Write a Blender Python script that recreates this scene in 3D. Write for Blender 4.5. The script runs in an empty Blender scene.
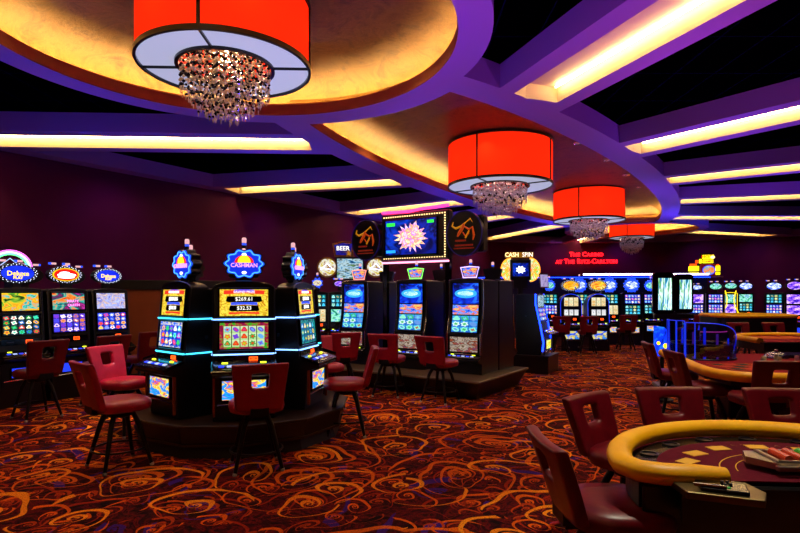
import bpy, bmesh, math, random
from mathutils import Vector, Matrix
from mathutils.geometry import delaunay_2d_cdt
PI = math.pi
sin, cos, atan2, sqrt = math.sin, math.cos, math.atan2, math.sqrt
SC = bpy.context.scene
COL = SC.collection
random.seed(7)
EYE = 1.6

# ------------------------------------------------------------------ colour and nodes
def hx(h, a=1.0):
    v = [int(h[i:i+2], 16)/255 for i in (0, 2, 4)]
    return tuple(x/12.92 if x <= .04045 else ((x+.055)/1.055)**2.4 for x in v) + (a,)

class NT:
    def __init__(s, name):
        s.mat = bpy.data.materials.new(name); s.mat.use_nodes = True
        s.t = s.mat.node_tree; s.t.nodes.clear()
        s.out = s.t.nodes.new('ShaderNodeOutputMaterial')
    def n(s, typ, **kw):
        nd = s.t.nodes.new(typ)
        for k, v in kw.items(): setattr(nd, k, v)
        return nd
    def link(s, a, b): s.t.links.new(a, b)
    def put(s, sock, v):
        if hasattr(v, 'is_output'): s.link(v, sock)
        else: sock.default_value = v
    def m(s, op, a, b=None, c=None, clamp=False):
        nd = s.n('ShaderNodeMath', operation=op); nd.use_clamp = clamp
        s.put(nd.inputs[0], a)
        if b is not None: s.put(nd.inputs[1], b)
        if c is not None: s.put(nd.inputs[2], c)
        return nd.outputs[0]
    def vm(s, op, a, b=None):
        nd = s.n('ShaderNodeVectorMath', operation=op)
        s.put(nd.inputs[0], a)
        if b is not None: s.put(nd.inputs[1], b)
        return nd.outputs[0]
    def xyz(s, x, y, z=0.0):
        nd = s.n('ShaderNodeCombineXYZ')
        for i, v in enumerate((x, y, z)): s.put(nd.inputs[i], v)
        return nd.outputs[0]
    def sep(s, v):
        nd = s.n('ShaderNodeSeparateXYZ'); s.link(v, nd.inputs[0]); return nd.outputs
    def coord(s, k='Generated'): return s.n('ShaderNodeTexCoord').outputs[k]
    def mix(s, f, a, b):
        nd = s.n('ShaderNodeMix', data_type='RGBA')
        s.put(nd.inputs[0], f); s.put(nd.inputs[6], a); s.put(nd.inputs[7], b)
        return nd.outputs[2]
    def ramp(s, f, stops, interp='LINEAR'):
        nd = s.n('ShaderNodeValToRGB'); r = nd.color_ramp; r.interpolation = interp
        while len(r.elements) < len(stops): r.elements.new(.5)
        for e, (p, c) in zip(r.elements, stops): e.position = p; e.color = c
        s.put(nd.inputs[0], f); return nd.outputs[0]
    def noise(s, v, scale, detail=3, rough=.5, dist=0.0):
        nd = s.n('ShaderNodeTexNoise'); s.link(v, nd.inputs['Vector'])
        nd.inputs['Scale'].default_value = scale; nd.inputs['Detail'].default_value = detail
        nd.inputs['Roughness'].default_value = rough; nd.inputs['Distortion'].default_value = dist
        return nd.outputs
    def pbr(s, col, rough=.5, metal=0.0, emit=None, estr=0.0, spec=None, normal=None, coat=0.0):
        b = s.n('ShaderNodeBsdfPrincipled')
        s.put(b.inputs['Base Color'], col); s.put(b.inputs['Roughness'], rough)
        b.inputs['Metallic'].default_value = metal
        if coat: b.inputs['Coat Weight'].default_value = coat
        if spec is not None: b.inputs['Specular IOR Level'].default_value = spec
        if emit is not None:
            s.put(b.inputs['Emission Color'], emit); b.inputs['Emission Strength'].default_value = estr
        if normal is not None: s.link(normal, b.inputs['Normal'])
        s.link(b.outputs[0], s.out.inputs[0]); return b
    def bump(s, h, strength=.3, dist=.01):
        b = s.n('ShaderNodeBump'); b.inputs['Strength'].default_value = strength
        b.inputs['Distance'].default_value = dist; s.link(h, b.inputs['Height']); return b.outputs[0]

MC = {}
def plain(name, col, rough=.5, metal=0.0, **kw):
    if name in MC: return MC[name]
    t = NT(name); t.pbr(hx(col) if isinstance(col, str) else col, rough, metal, **kw)
    MC[name] = t.mat; return t.mat
def glow(name, col, e=3.0):
    if name in MC: return MC[name]
    c = hx(col) if isinstance(col, str) else col
    t = NT(name); t.pbr((c[0]*.3, c[1]*.3, c[2]*.3, 1), .4, 0.0, emit=c, estr=e)
    MC[name] = t.mat; return t.mat
def mottled(name, c1, c2, scale=8, rough=.5, metal=0.0, bump=.0, spec=None, rmin=None):
    if name in MC: return MC[name]
    t = NT(name); v = t.coord('Object'); f = t.noise(v, scale, 5, .6)[0]
    f = t.ramp(f, [(.35, (0, 0, 0, 1)), (.65, (1, 1, 1, 1))])
    c = t.mix(f, hx(c1), hx(c2))
    nrm = t.bump(f, bump, .01) if bump else None
    t.pbr(c, rough, metal, normal=nrm, spec=spec); MC[name] = t.mat; return t.mat

def reel(name, cols, rows, pal, bg1, bg2, e=1.4, sym=.36, gap=.06, seed=0.0, frame=None):
    """a lit reel window: a grid of coloured symbols on lit strips"""
    if name in MC: return MC[name]
    t = NT(name); x, y, z = t.sep(t.coord())
    fw = .07 if frame else 0.0
    if frame:
        u = t.m('DIVIDE', t.m('SUBTRACT', x, fw), 1-2*fw); v = t.m('DIVIDE', t.m('SUBTRACT', z, fw), 1-2.8*fw)
    else: u, v = x, z
    cu = t.m('MULTIPLY', u, float(cols)); cv = t.m('MULTIPLY', v, float(rows))
    iu = t.m('FLOOR', cu); iv = t.m('FLOOR', cv); fu = t.m('FRACT', cu); fv = t.m('FRACT', cv)
    wn = t.n('ShaderNodeTexWhiteNoise'); wn.noise_dimensions = '3D'
    t.link(t.xyz(iu, iv, seed), wn.inputs['Vector'])
    n = len(pal)
    c1 = t.ramp(wn.outputs[0], [(i/n, hx(p)) for i, p in enumerate(pal)], 'CONSTANT')
    wn2 = t.n('ShaderNodeTexWhiteNoise'); wn2.noise_dimensions = '3D'
    t.link(t.xyz(iu, iv, seed+9.3), wn2.inputs['Vector'])
    c2 = t.ramp(wn2.outputs[0], [(i/n, hx(p)) for i, p in enumerate(pal[::-1])], 'CONSTANT')
    du = t.m('SUBTRACT', fu, .5); dv = t.m('SUBTRACT', fv, .5)
    an = t.m('ARCTAN2', dv, du)
    k = t.m('MULTIPLY_ADD', wn2.outputs[0], 5.0, 2.0)
    wob = t.m('MULTIPLY', t.m('SINE', t.m('MULTIPLY', an, t.m('FLOOR', k))), .07)
    d = t.m('ADD', t.m('SQRT', t.m('ADD', t.m('MULTIPLY', du, du), t.m('MULTIPLY', dv, dv))), wob)
    bg = t.mix(fv, hx(bg1), hx(bg2))
    c = t.mix(t.m('LESS_THAN', d, sym), bg, c1)
    c = t.mix(t.m('LESS_THAN', d, sym*.5), c, c2)
    g = t.m('LESS_THAN', t.m('ABSOLUTE', du), .5-gap)
    c = t.mix(g, hx('05060a'), c)
    if frame:
        ins = t.m('MULTIPLY', t.m('LESS_THAN', t.m('ABSOLUTE', t.m('SUBTRACT', u, .5)), .5),
                  t.m('LESS_THAN', t.m('ABSOLUTE', t.m('SUBTRACT', v, .5)), .5))
        fc = t.ramp(t.noise(t.coord(), 9, 2)[0], [(.4, hx(frame[0])), (.5, hx(frame[1])), (.62, hx(frame[2]))])
        c = t.mix(ins, fc, c)
    t.pbr(hx('050505'), .25, 0.0, emit=c, estr=e); MC[name] = t.mat; return t.mat

def art(name, stops, scale=3.0, dist=2.0, e=1.4, sz=(1, 1, 1), seed=0.0, detail=3):
    """lit artwork: swirling patches of the listed colours"""
    if name in MC: return MC[name]
    t = NT(name); v = t.coord()
    mp = t.n('ShaderNodeMapping'); t.link(v, mp.inputs[0]); mp.inputs['Scale'].default_value = sz
    mp.inputs['Location'].default_value = (seed, seed*1.7, seed*.3)
    f = t.noise(mp.outputs[0], scale, detail, .55, dist)[0]
    n = len(stops)
    c = t.ramp(f, [(.3+.4*i/(n-1), hx(s)) for i, s in enumerate(stops)])
    t.pbr(hx('050505'), .25, 0.0, emit=c, estr=e); MC[name] = t.mat; return t.mat

# ------------------------------------------------------------------ mesh builder
class MB:
    def __init__(s): s.v = []; s.f = []; s.mi = []; s.k = 0
    def add(s, vs, fs):
        o = len(s.v); s.v += [tuple(v) for v in vs]
        s.f += [tuple(o+i for i in f) for f in fs]; s.mi += [s.k]*len(fs); return s
    def bm(s, b, mat=None):
        vs = [(mat @ v.co) if mat else v.co.copy() for v in b.verts]
        b.verts.index_update(); s.add(vs, [[v.index for v in f.verts] for f in b.faces]); b.free(); return s
    def box(s, c, d, rot=None, bev=0.0, seg=1):
        if bev:
            b = bmesh.new(); bmesh.ops.create_cube(b, size=1.0)
            for v in b.verts: v.co = Vector((v.co.x*d[0], v.co.y*d[1], v.co.z*d[2]))
            bmesh.ops.bevel(b, geom=list(b.edges), offset=bev, segments=seg, profile=.5, affect='EDGES')
            M = Matrix.Translation(c) @ (rot.to_4x4() if rot else Matrix.Identity(4))
            return s.bm(b, M)
        vs = [Vector((x*d[0]/2, y*d[1]/2, z*d[2]/2)) for x in (-1, 1) for y in (-1, 1) for z in (-1, 1)]
        if rot: vs = [rot @ v for v in vs]
        vs = [v+Vector(c) for v in vs]
        return s.add(vs, [(0, 1, 3, 2), (4, 6, 7, 5), (0, 4, 5, 1), (2, 3, 7, 6), (0, 2, 6, 4), (1, 5, 7, 3)])
    def tube(s, pts, r, n=8, closed=False, caps=True):
        pts = [Vector(p) for p in pts]; N = len(pts)
        rs = r if isinstance(r, (list, tuple)) else [r]*N
        rings = []; up = None
        for i, p in enumerate(pts):
            a = pts[i-1] if (i > 0 or closed) else p; b = pts[(i+1) % N] if (i < N-1 or closed) else p
            t = (b-a).normalized()
            if up is None: up = Vector((0, 0, 1)) if abs(t.z) < .9 else Vector((1, 0, 0))
            x = t.cross(up)
            if x.length < 1e-6: x = t.cross(Vector((0, 1, 0)))
            x.normalize(); y = x.cross(t).normalized(); up = y
            rings.append([p+(x*cos(2*PI*k/n)+y*sin(2*PI*k/n))*rs[i] for k in range(n)])
        vs = [v for g in rings for v in g]; fs = []
        for i in range(N if closed else N-1):
            a = i*n; b = ((i+1) % N)*n
            for k in range(n): fs.append((a+k, a+(k+1) % n, b+(k+1) % n, b+k))
        if caps and not closed: fs += [tuple(range(n))[::-1], tuple((N-1)*n+k for k in range(n))]
        return s.add(vs, fs)
    def lathe(s, prof, n=24, c=(0, 0, 0), sx=1, sy=1, close=False):
        vs = [(c[0]+r*cos(2*PI*k/n)*sx, c[1]+r*sin(2*PI*k/n)*sy, c[2]+z) for r, z in prof for k in range(n)]
        fs = []; m = len(prof)
        for i in range(m if close else m-1):
            a = i*n; b = ((i+1) % m)*n
            for k in range(n): fs.append((a+k, a+(k+1) % n, b+(k+1) % n, b+k))
        if not close:
            if prof[0][0] > 1e-5: fs.append(tuple(range(n))[::-1])
            if prof[-1][0] > 1e-5: fs.append(tuple((m-1)*n+k for k in range(n)))
        return s.add(vs, fs)
    def prism(s, poly, h0, h1, axis='z', M=None):
        """poly in the plane across the axis: z->(x,y), x->(y,z), y->(x,z)"""
        def P(a, b, h): return {'z': (a, b, h), 'x': (h, a, b), 'y': (a, h, b)}[axis]
        n = len(poly)
        vs = [Vector(P(a, b, h0)) for a, b in poly]+[Vector(P(a, b, h1)) for a, b in poly]
        if M is not None: vs = [M @ v for v in vs]
        fs = [tuple(range(n))[::-1], tuple(range(n, 2*n))]+[(i, (i+1) % n, n+(i+1) % n, n+i) for i in range(n)]
        return s.add(vs, fs)
    def xform(s, M):
        s.v = [tuple(M @ Vector(v)) for v in s.v]; return s
    def build(s, name, mat, parent=None, smooth=None, bevel=0, sub=0):
        me = bpy.data.meshes.new(name); me.from_pydata(s.v, [], s.f)
        mats = mat if isinstance(mat, (list, tuple)) else [mat]
        for m in mats: me.materials.append(m)
        if len(mats) > 1: me.polygons.foreach_set('material_index', s.mi)
        b = bmesh.new(); b.from_mesh(me); bmesh.ops.remove_doubles(b, verts=b.verts, dist=1e-5)
        bmesh.ops.recalc_face_normals(b, faces=b.faces); b.to_mesh(me); b.free()
        if smooth:
            me.polygons.foreach_set('use_smooth', [True]*len(me.polygons))
            if smooth is not True: me.set_sharp_from_angle(angle=smooth)
        o = bpy.data.objects.new(name, me); COL.objects.link(o)
        if parent is not None: o.parent = parent
        if bevel:
            m = o.modifiers.new('bevel', 'BEVEL'); m.width = bevel; m.segments = 2; m.limit_method = 'ANGLE'; m.angle_limit = .6
        if sub:
            m = o.modifiers.new('sub', 'SUBSURF'); m.levels = sub; m.render_levels = sub
        return o

def tag(o, label=None, cat=None, group=None, kind=None):
    if label: o['label'] = label
    if cat: o['category'] = cat
    if group: o['group'] = group
    if kind: o['kind'] = kind
    return o
def empty(name, loc=(0, 0, 0), rz=0.0, label=None, cat=None, group=None):
    o = bpy.data.objects.new(name, None); COL.objects.link(o); o.empty_display_size = .1
    o.location = loc; o.rotation_euler = (0, 0, rz); return tag(o, label, cat, group)
def face_rot(fx, fy): return atan2(fy, fx)+PI/2       # local front is -Y
def clone(o, parent=None, loc=None, rz=None, label=None, group=None):
    c = o.copy(); COL.objects.link(c)
    if parent is not None: c.parent = parent
    if loc is not None: c.location = loc
    if rz is not None: c.rotation_euler = (0, 0, rz)
    if label: c['label'] = label
    if group: c['group'] = group
    for ch in [x for x in COL.objects if x.parent == o]: clone(ch, c)
    return c

TXT = {}
def text(s, size, mat, parent, name='lettering', loc=(0, 0, 0), rot=(PI/2, 0, 0), depth=.004, sx=1.0, label=None, bold=0.0):
    key = (s, size, depth, sx, bold, mat.name)
    if key not in TXT:
        cu = bpy.data.curves.new('t', 'FONT'); cu.body = s; cu.size = size; cu.extrude = depth
        cu.align_x = 'CENTER'; cu.align_y = 'CENTER'; cu.resolution_u = 2; cu.offset = bold
        o = bpy.data.objects.new('t', cu); COL.objects.link(o)
        dg = bpy.context.evaluated_depsgraph_get()
        me = bpy.data.meshes.new_from_object(o.evaluated_get(dg)); bpy.data.objects.remove(o)
        for v in me.vertices: v.co.x *= sx
        me.materials.clear(); me.materials.append(mat); TXT[key] = me
    o = bpy.data.objects.new(name, TXT[key]); COL.objects.link(o)
    if parent is not None: o.parent = parent
    o.location = loc; o.rotation_euler = rot
    if label: o['label'] = label
    return o

# ------------------------------------------------------------------ materials
M_blk = plain('black_cabinet', '07070b', .32)
M_blkg = plain('gloss_black', '050508', .12)
M_dark = plain('dark_laminate', '0d0a0b', .4)
M_wedge = mottled('dark_wood', '1c0f08', '2a170c', 5, .35)
M_chr = plain('chrome', 'b8bcc8', .18, 1.0)
M_chrd = plain('dark_chrome', '4a4c58', .3, 1.0)
M_red = mottled('red_leather', '8e0422', '9e082a', 14, .33, bump=.04, spec=.6)
M_redd = mottled('dark_red_leather', '58000f', '660414', 14, .36, bump=.04, spec=.35)
M_leg = plain('bronze_leg', '1a1210', .35, .6)
M_glide = plain('pale_glide', 'a8a098', .4)
M_brass = plain('brass', 'b58a3a', .3, 1.0)
M_cyan = glow('cyan_neon', '38c8f0', 3.6); M_ice = glow('ice_blue_neon', '78b0ff', 3.6)
M_blue = glow('blue_neon', '1030ff', 9)
M_pink = glow('pink_neon', 'ff2a68', 4.5)
M_white = glow('white_light', 'e8ecff', 2.5)
M_whiteP = glow('white_letter', 'fffff4', 1.4)
M_yel = glow('yellow_letter', 'ffd818', 1.8)
M_org = glow('orange_display', 'ff4a10', 4)
M_redl = glow('red_letter', 'ff1420', 4.0)
M_lime = glow('lime_button', 'd8f028', 2.2)
M_btn = glow('white_button', 'b8c8ff', 1.2)
M_bluep = glow('blue_panel', '1c38e8', 1.6)
M_bulb = glow('bulb', 'd8e0ff', 2.6)
M_gbulb = glow('warm_bulb', 'ffd890', 3.0)
M_candle = glow('candle_lit', 'e0a8b0', 1.2)
M_candb = glow('candle_blue', '2850ff', 1.4)
M_ylw = mottled('amber_rail_leather', 'f0a800', 'fcb808', 6, .42, spec=.3)
M_felt = mottled('maroon_felt', '50081c', '5c0b20', 60, .9, spec=.1)
M_feltr = mottled('red_felt', '7c0f1e', '8a1626', 60, .9, spec=.1)
M_gold = plain('gold_print', 'd8a010', .6)

def carpet():
    t = NT('scroll_carpet'); P = t.coord('Object')
    warp = t.noise(P, 1.1, 2)[1]
    W = t.vm('ADD', P, t.vm('MULTIPLY', t.vm('SUBTRACT', warp, (.5, .5, .5)), (.55, .55, 0)))
    def spiral(scale, turns, width, off, cut, arms=1.0):
        v = t.vm('ADD', t.vm('MULTIPLY', W, (scale, scale, 0)), (off, off*.7, 0))
        vo = t.n('ShaderNodeTexVoronoi', voronoi_dimensions='2D', feature='F1'); vo.inputs['Scale'].default_value = 1
        vo.inputs['Randomness'].default_value = .85
        t.link(v, vo.inputs['Vector']); pos = vo.outputs['Position']; d = vo.outputs['Distance']
        lx, ly, _ = t.sep(t.vm('SUBTRACT', v, pos))
        wn = t.n('ShaderNodeTexWhiteNoise', noise_dimensions='2D'); t.link(pos, wn.inputs['Vector'])
        r = wn.outputs[0]
        sg = t.m('SUBTRACT', t.m('MULTIPLY', t.m('GREATER_THAN', r, .5), 2.0), 1.0)
        th = t.m('MULTIPLY', t.m('DIVIDE', t.m('ARCTAN2', ly, lx), 2*PI), t.m('MULTIPLY', sg, arms))
        ph = t.m('ADD', t.m('ADD', th, t.m('MULTIPLY', t.m('LOGARITHM', t.m('MAXIMUM', d, .02), 2.718), turns)), t.m('MULTIPLY', r, 7.0))
        fr = t.m('ABSOLUTE', t.m('SUBTRACT', t.m('FRACT', ph), .5))
        # stroke swells and thins along the scroll
        sw = t.m('MULTIPLY_ADD', t.m('SINE', t.m('MULTIPLY', t.m('ARCTAN2', ly, lx), 1.0)), .5, .62)
        w = t.m('MULTIPLY', t.m('DIVIDE', width, t.m('MAXIMUM', d, .06)), t.m('MULTIPLY', sw, turns))
        line = t.m('LESS_THAN', fr, t.m('MINIMUM', w, .34))
        return t.m('MULTIPLY', line, t.m('LESS_THAN', d, cut))
    a = spiral(1.15, .85, .026, 0.0, .62)
    b = spiral(2.3, .8, .034, 5.3, .55)
    c = spiral(1.5, 1.0, .022, 11.7, .62, 2.0)
    e = spiral(1.3, .8, .05, 21.0, .6)
    g = spiral(3.6, .9, .045, 31.0, .5)
    h = spiral(.8, 1.5, .02, 41.0, .6)
    n1 = t.noise(P, 1.7, 2)[0]; n2 = t.noise(P, 2.3, 2, .5)[0]
    fine = t.noise(P, 90, 2)[0]
    base = t.ramp(t.noise(P, 5.0, 4, .7, 1.5)[0], [(.36, hx('0c0103')), (.47, hx('38040a')), (.53, hx('640a0a')), (.6, hx('180206')), (.68, hx('440608'))])
    col = t.mix(t.m('MULTIPLY', e, t.m('GREATER_THAN', n1, .52)), base, hx('3a1478'))
    col = t.mix(t.m('MULTIPLY', c, .8), col, hx('9a2408'))
    col = t.mix(t.m('MULTIPLY', b, t.m('GREATER_THAN', n2, .42)), col, hx('d85a08'))
    col = t.mix(t.m('MULTIPLY', g, t.m('LESS_THAN', n2, .52)), col, hx('a83808'))
    col = t.mix(t.m('MULTIPLY', h, .9), col, hx('d86008'))
    col = t.mix(a, col, t.mix(n1, hx('e06808'), hx('ffa820')))
    col = t.mix(t.m('MULTIPLY', t.m('GREATER_THAN', fine, .56), .5), col, hx('180204'))
    t.pbr(col, .95, 0.0, spec=.1, normal=t.bump(fine, .4, .01)); return t.mat

def plaster():
    t = NT('copper_plaster'); P = t.coord('Object')
    f = t.noise(P, 2.2, 6, .7, 1.2)[0]
    c = t.ramp(f, [(.3, hx('3c2610')), (.5, hx('684a1e')), (.7, hx('503614'))])
    t.pbr(c, .55, .25, normal=t.bump(t.noise(P, 9, 5, .7, 2)[0], .35, .02)); return t.mat
def tiles():
    t = NT('black_ceiling_tile'); x, y, z = t.sep(t.coord('Object'))
    g = t.m('MAXIMUM', t.m('LESS_THAN', t.m('FRACT', t.m('DIVIDE', x, .61)), .03), t.m('LESS_THAN', t.m('FRACT', t.m('DIVIDE', y, 1.22)), .015))
    t.pbr(t.mix(g, hx('010102'), hx('0a0826')), .9, spec=0.0); return t.mat
def wallm():
    t = NT('maroon_wall'); P = t.coord('Object')
    c = t.mix(t.noise(P, 1.2, 4)[0], hx('50104a'), hx('5c1452'))
    t.pbr(c, .7, spec=.15, normal=t.bump(t.noise(P, 60, 2)[0], .1, .005)); return t.mat
M_carpet, M_plaster, M_tile, M_wall = carpet(), plaster(), tiles(), wallm()
M_sof = plain('violet_light_soffit', 'b09cd0', .6)  # white soffit; part of its violet light is put into the base colour
M_slot = plain('cream_cove_paint', 'e8d4a8', .6)
M_lip = mottled('warm_light_lip', '8a4a22', '96542a', 3, .5)  # warm bounce light on the pale lip, put into its orange-brown colour
M_led = glow('warm_led', 'ffd080', 190)
M_leds = glow('warm_white_led', 'ffd690', 34)
M_ledw = glow('cool_ledge_led', 'd8c8ff', 6)

# ------------------------------------------------------------------ the room frame
AL = math.atan(.67); SA, CA = sin(AL), cos(AL); OX, OY = -2.11, 6.66
def W(u, v, z=0.0): return Vector((OX+SA*u+CA*v, OY+CA*u-SA*v, z))
R_AX = Matrix.Rotation(-AL, 3, 'Z')                   # local x -> v, local y -> u
ZS = EYE+3.07; ZT = ZS+.36; ZR = ZS+.78; ZL = ZS+.18
RC = 2.8; RO = 3.2; UC2 = 24.2; UM = 12.1
AI, BI, AO, BO = 11.0, 2.57, 11.8, 3.2
ROOM = [(-9, -8.2), (25.4, -8.2), (28.6, -5.6), (31.7, 1.0), (31.7, 9.0), (-9, 9.0)]
def beams():
    L = []
    for s in (1, -1):
        for u0, th in ((4.05, -36.5), (8.2, -19.3), (12.1, 0), (16.0, 17.5), (20.15, 36.0), (26.2, 54), (-2.0, -54)):
            v0 = {4.05: 2.35, 8.2: 2.95, 12.1: 3.1, 16.0: 2.95, 20.15: 2.35}.get(u0, 2.3)
            a = math.radians(th); L.append((u0, v0*s, sin(a), cos(a)*s))
    return L
BEAMS = beams()
def circ(cu, r, n=96): return [(cu+r*cos(2*PI*k/n), r*sin(2*PI*k/n)) for k in range(n)]
def oval(a, b, n=160): return [(UM+a*cos(2*PI*k/n), b*sin(2*PI*k/n)) for k in range(n)]
def beam_len(u0, v0, du, dv, reach=7.85):
    t = (reach-abs(v0))/abs(dv)
    if du > 0 and u0+du*t > 31: t = min(t, (30.6-u0)/du)
    return t
def beam_rect(b, w, t0, t1):
    u0, v0, du, dv = b; nu, nv = -dv, du
    return [(u0+du*t0+nu*w, v0+dv*t0+nv*w), (u0+du*t1+nu*w, v0+dv*t1+nv*w), (u0+du*t1-nu*w, v0+dv*t1-nv*w), (u0+du*t0-nu*w, v0+dv*t0-nv*w)]
BL = [beam_len(*b) for b in BEAMS]
def in_beam(b, w, t0, t1, u, v):
    u0, v0, du, dv = b; t = (u-u0)*du+(v-v0)*dv; s = -(u-u0)*dv+(v-v0)*du
    return t0 < t < t1 and abs(s) < w
def in_poly(P, u, v):
    c = False
    for i in range(len(P)):
        (x1, y1), (x2, y2) = P[i-1], P[i]
        if (y1 > v) != (y2 > v) and u < (x2-x1)*(v-y1)/(y2-y1)+x1: c = not c
    return c
BORD = [(-8.5, -7.75), (25.1, -7.75), (28.2, -5.2), (31.2, 1.0), (31.2, 8.5), (-8.5, 8.5)]
def kindof(u, v):
    """0 outside room, 1 soffit, 2 tile opening, 3 cove slot, 4 recess"""
    if not in_poly(ROOM, u, v): return 0
    r1 = math.hypot(u, v); r2 = math.hypot(u-UC2, v)
    if r1 < RC or r2 < RC: return 4
    oi = ((u-UM)/AI)**2+(v/BI)**2 < 1; oo = ((u-UM)/AO)**2+(v/BO)**2 < 1
    if oi and r1 > 3.33 and r2 > 3.33: return 4
    for b, t in zip(BEAMS, BL):
        if not oo and in_beam(b, .43, .05, t, u, v): return 3
    if r1 < RO or r2 < RO or oo: return 1
    for b, t in zip(BEAMS, BL):
        if in_beam(b, .74, -1, t+.6, u, v): return 1
    if not in_poly(BORD, u, v): return 1
    return 2
def ceiling():
    loops = [ROOM, BORD, circ(0, RC), circ(0, RO), circ(0, 3.33), circ(UC2, RC), circ(UC2, RO), circ(UC2, 3.33), oval(AI, BI), oval(AO, BO)]
    for b, t in zip(BEAMS, BL):
        loops.append(beam_rect(b, .43, .05, t)); loops.append(beam_rect(b, .74, -1, t+.6))
    vs, es = [], []
    for L in loops:
        o = len(vs); vs += [Vector(p) for p in L]; n = len(L); es += [(o+i, o+(i+1) % n) for i in range(n)]
    r = delaunay_2d_cdt(vs, es, [], 0, 1e-4)
    V, F = r[0], r[2]
    K = []
    for f in F:
        c = sum((V[i] for i in f), Vector((0, 0)))/len(f); K.append(kindof(c.x, c.y))
    em = {}
    for fi, f in enumerate(F):
        for i in range(len(f)):
            em.setdefault(frozenset((f[i], f[(i+1) % len(f)])), []).append(fi)
    def P(i, z): return tuple(W(V[i].x, V[i].y, z))
    sof, slot, lip, tile = MB(), MB(), MB(), MB()
    def quad(mb, a, b, z0, z1): mb.add([P(a, z0), P(b, z0), P(b, z1), P(a, z1)], [(0, 1, 2, 3)])
    for fi, f in enumerate(F):
        if K[fi] == 1: sof.add([P(i, ZS) for i in f], [tuple(range(len(f)))])
        if K[fi] == 3: slot.add([P(i, ZS+.24) for i in f], [tuple(range(len(f)))])
        if K[fi] == 2: tile.add([P(i, ZT) for i in f], [tuple(range(len(f)))])
    for e, fs in em.items():
        if len(fs) != 2: continue
        a, b = tuple(e); k = tuple(sorted((K[fs[0]], K[fs[1]])))
        if k[0] == k[1] or 0 in k: continue
        if k == (1, 2): quad(sof, a, b, ZS, ZT)
        elif k == (2, 3): quad(sof, a, b, ZS, ZT)
        elif k in ((1, 3), (3, 4)): quad(slot, a, b, ZS, ZS+.24)
        elif k == (1, 4): quad(lip, a, b, ZS, ZL)
    o = sof.build('ceiling_soffit', M_sof); tag(o, kind='structure'); o.name = 'trim_1'
    tag(slot.build('trim_2', M_slot), kind='structure')
    tag(lip.build('trim_3', M_lip), kind='structure')
    o = tile.build('ceiling', M_tile); tag(o, kind='structure')
    # recess behind each lip: ledge, then a copper ceiling that curves up and inwards
    def recess(loop_lip, loop_out, name, cu, ru, rv):
        n = len(loop_lip); mb = MB(); mb.k = 0
        for i in range(n):
            j = (i+1) % n
            mb.add([W(*loop_lip[i], ZL), W(*loop_lip[j], ZL), W(*loop_out[j], ZL), W(*loop_out[i], ZL)], [(0, 1, 2, 3)])
        mb.k = 1
        prof = [(0, 0), (0, .20), (.05, .34), (.14, .46), (.30, .57), (.52, .66), (.8, .73), (1.15, .78)]
        rings = []
        for d, hgt in prof:
            z = ZL+(ZR-ZL)*hgt/.78
            rings.append([W(cu+(u-cu)*(1-d*1.0/ru), v*(1-d/rv), z) for u, v in loop_out])
        for A, B in zip(rings, rings[1:]):
            for i in range(n):
                j = (i+1) % n; mb.add([A[i], A[j], B[j], B[i]], [(0, 1, 2, 3)])
        mb.add(rings[-1], [tuple(range(n))])
        tag(mb.build(name, [M_slot, M_plaster], smooth=.5), kind='structure')
        led = MB()
        q = [(a[0]*.3+b[0]*.7, a[1]*.3+b[1]*.7) for a, b in zip(loop_lip, loop_out)]
        g = [(a[0]*.46+b[0]*.54, a[1]*.46+b[1]*.54) for a, b in zip(loop_lip, loop_out)]
        ch = MB()  # added unseen baffle, keeps strip light off the middle of the ceiling
        for i in range(n):
            j = (i+1) % n; ch.add([W(*g[i], ZL), W(*g[j], ZL), W(*g[j], ZL+.085), W(*g[i], ZL+.085)], [(0, 1, 2, 3)])
        tag(ch.build('led_baffle', M_slot), kind='structure')
        led.tube([W(*p, ZL+.03) for p in q], .018, 4, closed=True)
        return led
    leds = []
    leds.append(recess(circ(0, RC), circ(0, RC+.33), 'ceiling_dome_1', 0, RC+.33, RC+.33))
    leds.append(recess(circ(UC2, RC), circ(UC2, RC+.33), 'ceiling_dome_2', UC2, RC+.33, RC+.33))
    # oval, its tips cut by the two circles
    def cut(a, b, rc):
        out = []
        for u, v in oval(a, b, 240):
            for cu in (0, UC2):
                r = math.hypot(u-cu, v)
                if r < rc: u = cu+(u-cu)*rc/r; v = v*rc/r
            out.append((u, v))
        # drop points pushed back outside of the oval
        return [p for p in out]
    def tipped(a, b, rc):
        L = []
        um = None
        # where circle rc around (0,0) meets the oval
        lo, hi = 0.0, rc
        for _ in range(60):
            vv = (lo+hi)/2; uu = sqrt(rc*rc-vv*vv)
            if ((uu-UM)/a)**2+(vv/b)**2 < 1: lo = vv
            else: hi = vv
        vc = lo; uc = sqrt(rc*rc-vc*vc); N = 70
        th = math.acos(max(-1, min(1, (uc-UM)/a)))
        for k in range(N+1):
            q = th*(1-2*k/N) if False else None
        up = [(UM+a*cos(t), b*sin(t)) for t in [(PI-th)+(th-(PI-th))*k/N for k in range(N+1)]]
        ph = atan2(vc, uc)
        near = [(rc*cos(t), rc*sin(t)) for t in [ph-(2*ph)*k/24 for k in range(1, 24)]]
        dn = [(u, -v) for u, v in up[::-1]]
        far = [(UC2-u, v) for u, v in near[::-1]]
        return up+near+dn+far
    leds.append(recess(tipped(AI, BI, 3.33), tipped(AI+.33, BI+.33, 3.1), 'ceiling_dome_3', UM, AI*.8, BI+.33))
    for l in leds: tag(l.build('trim_4', M_led), kind='structure')
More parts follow.
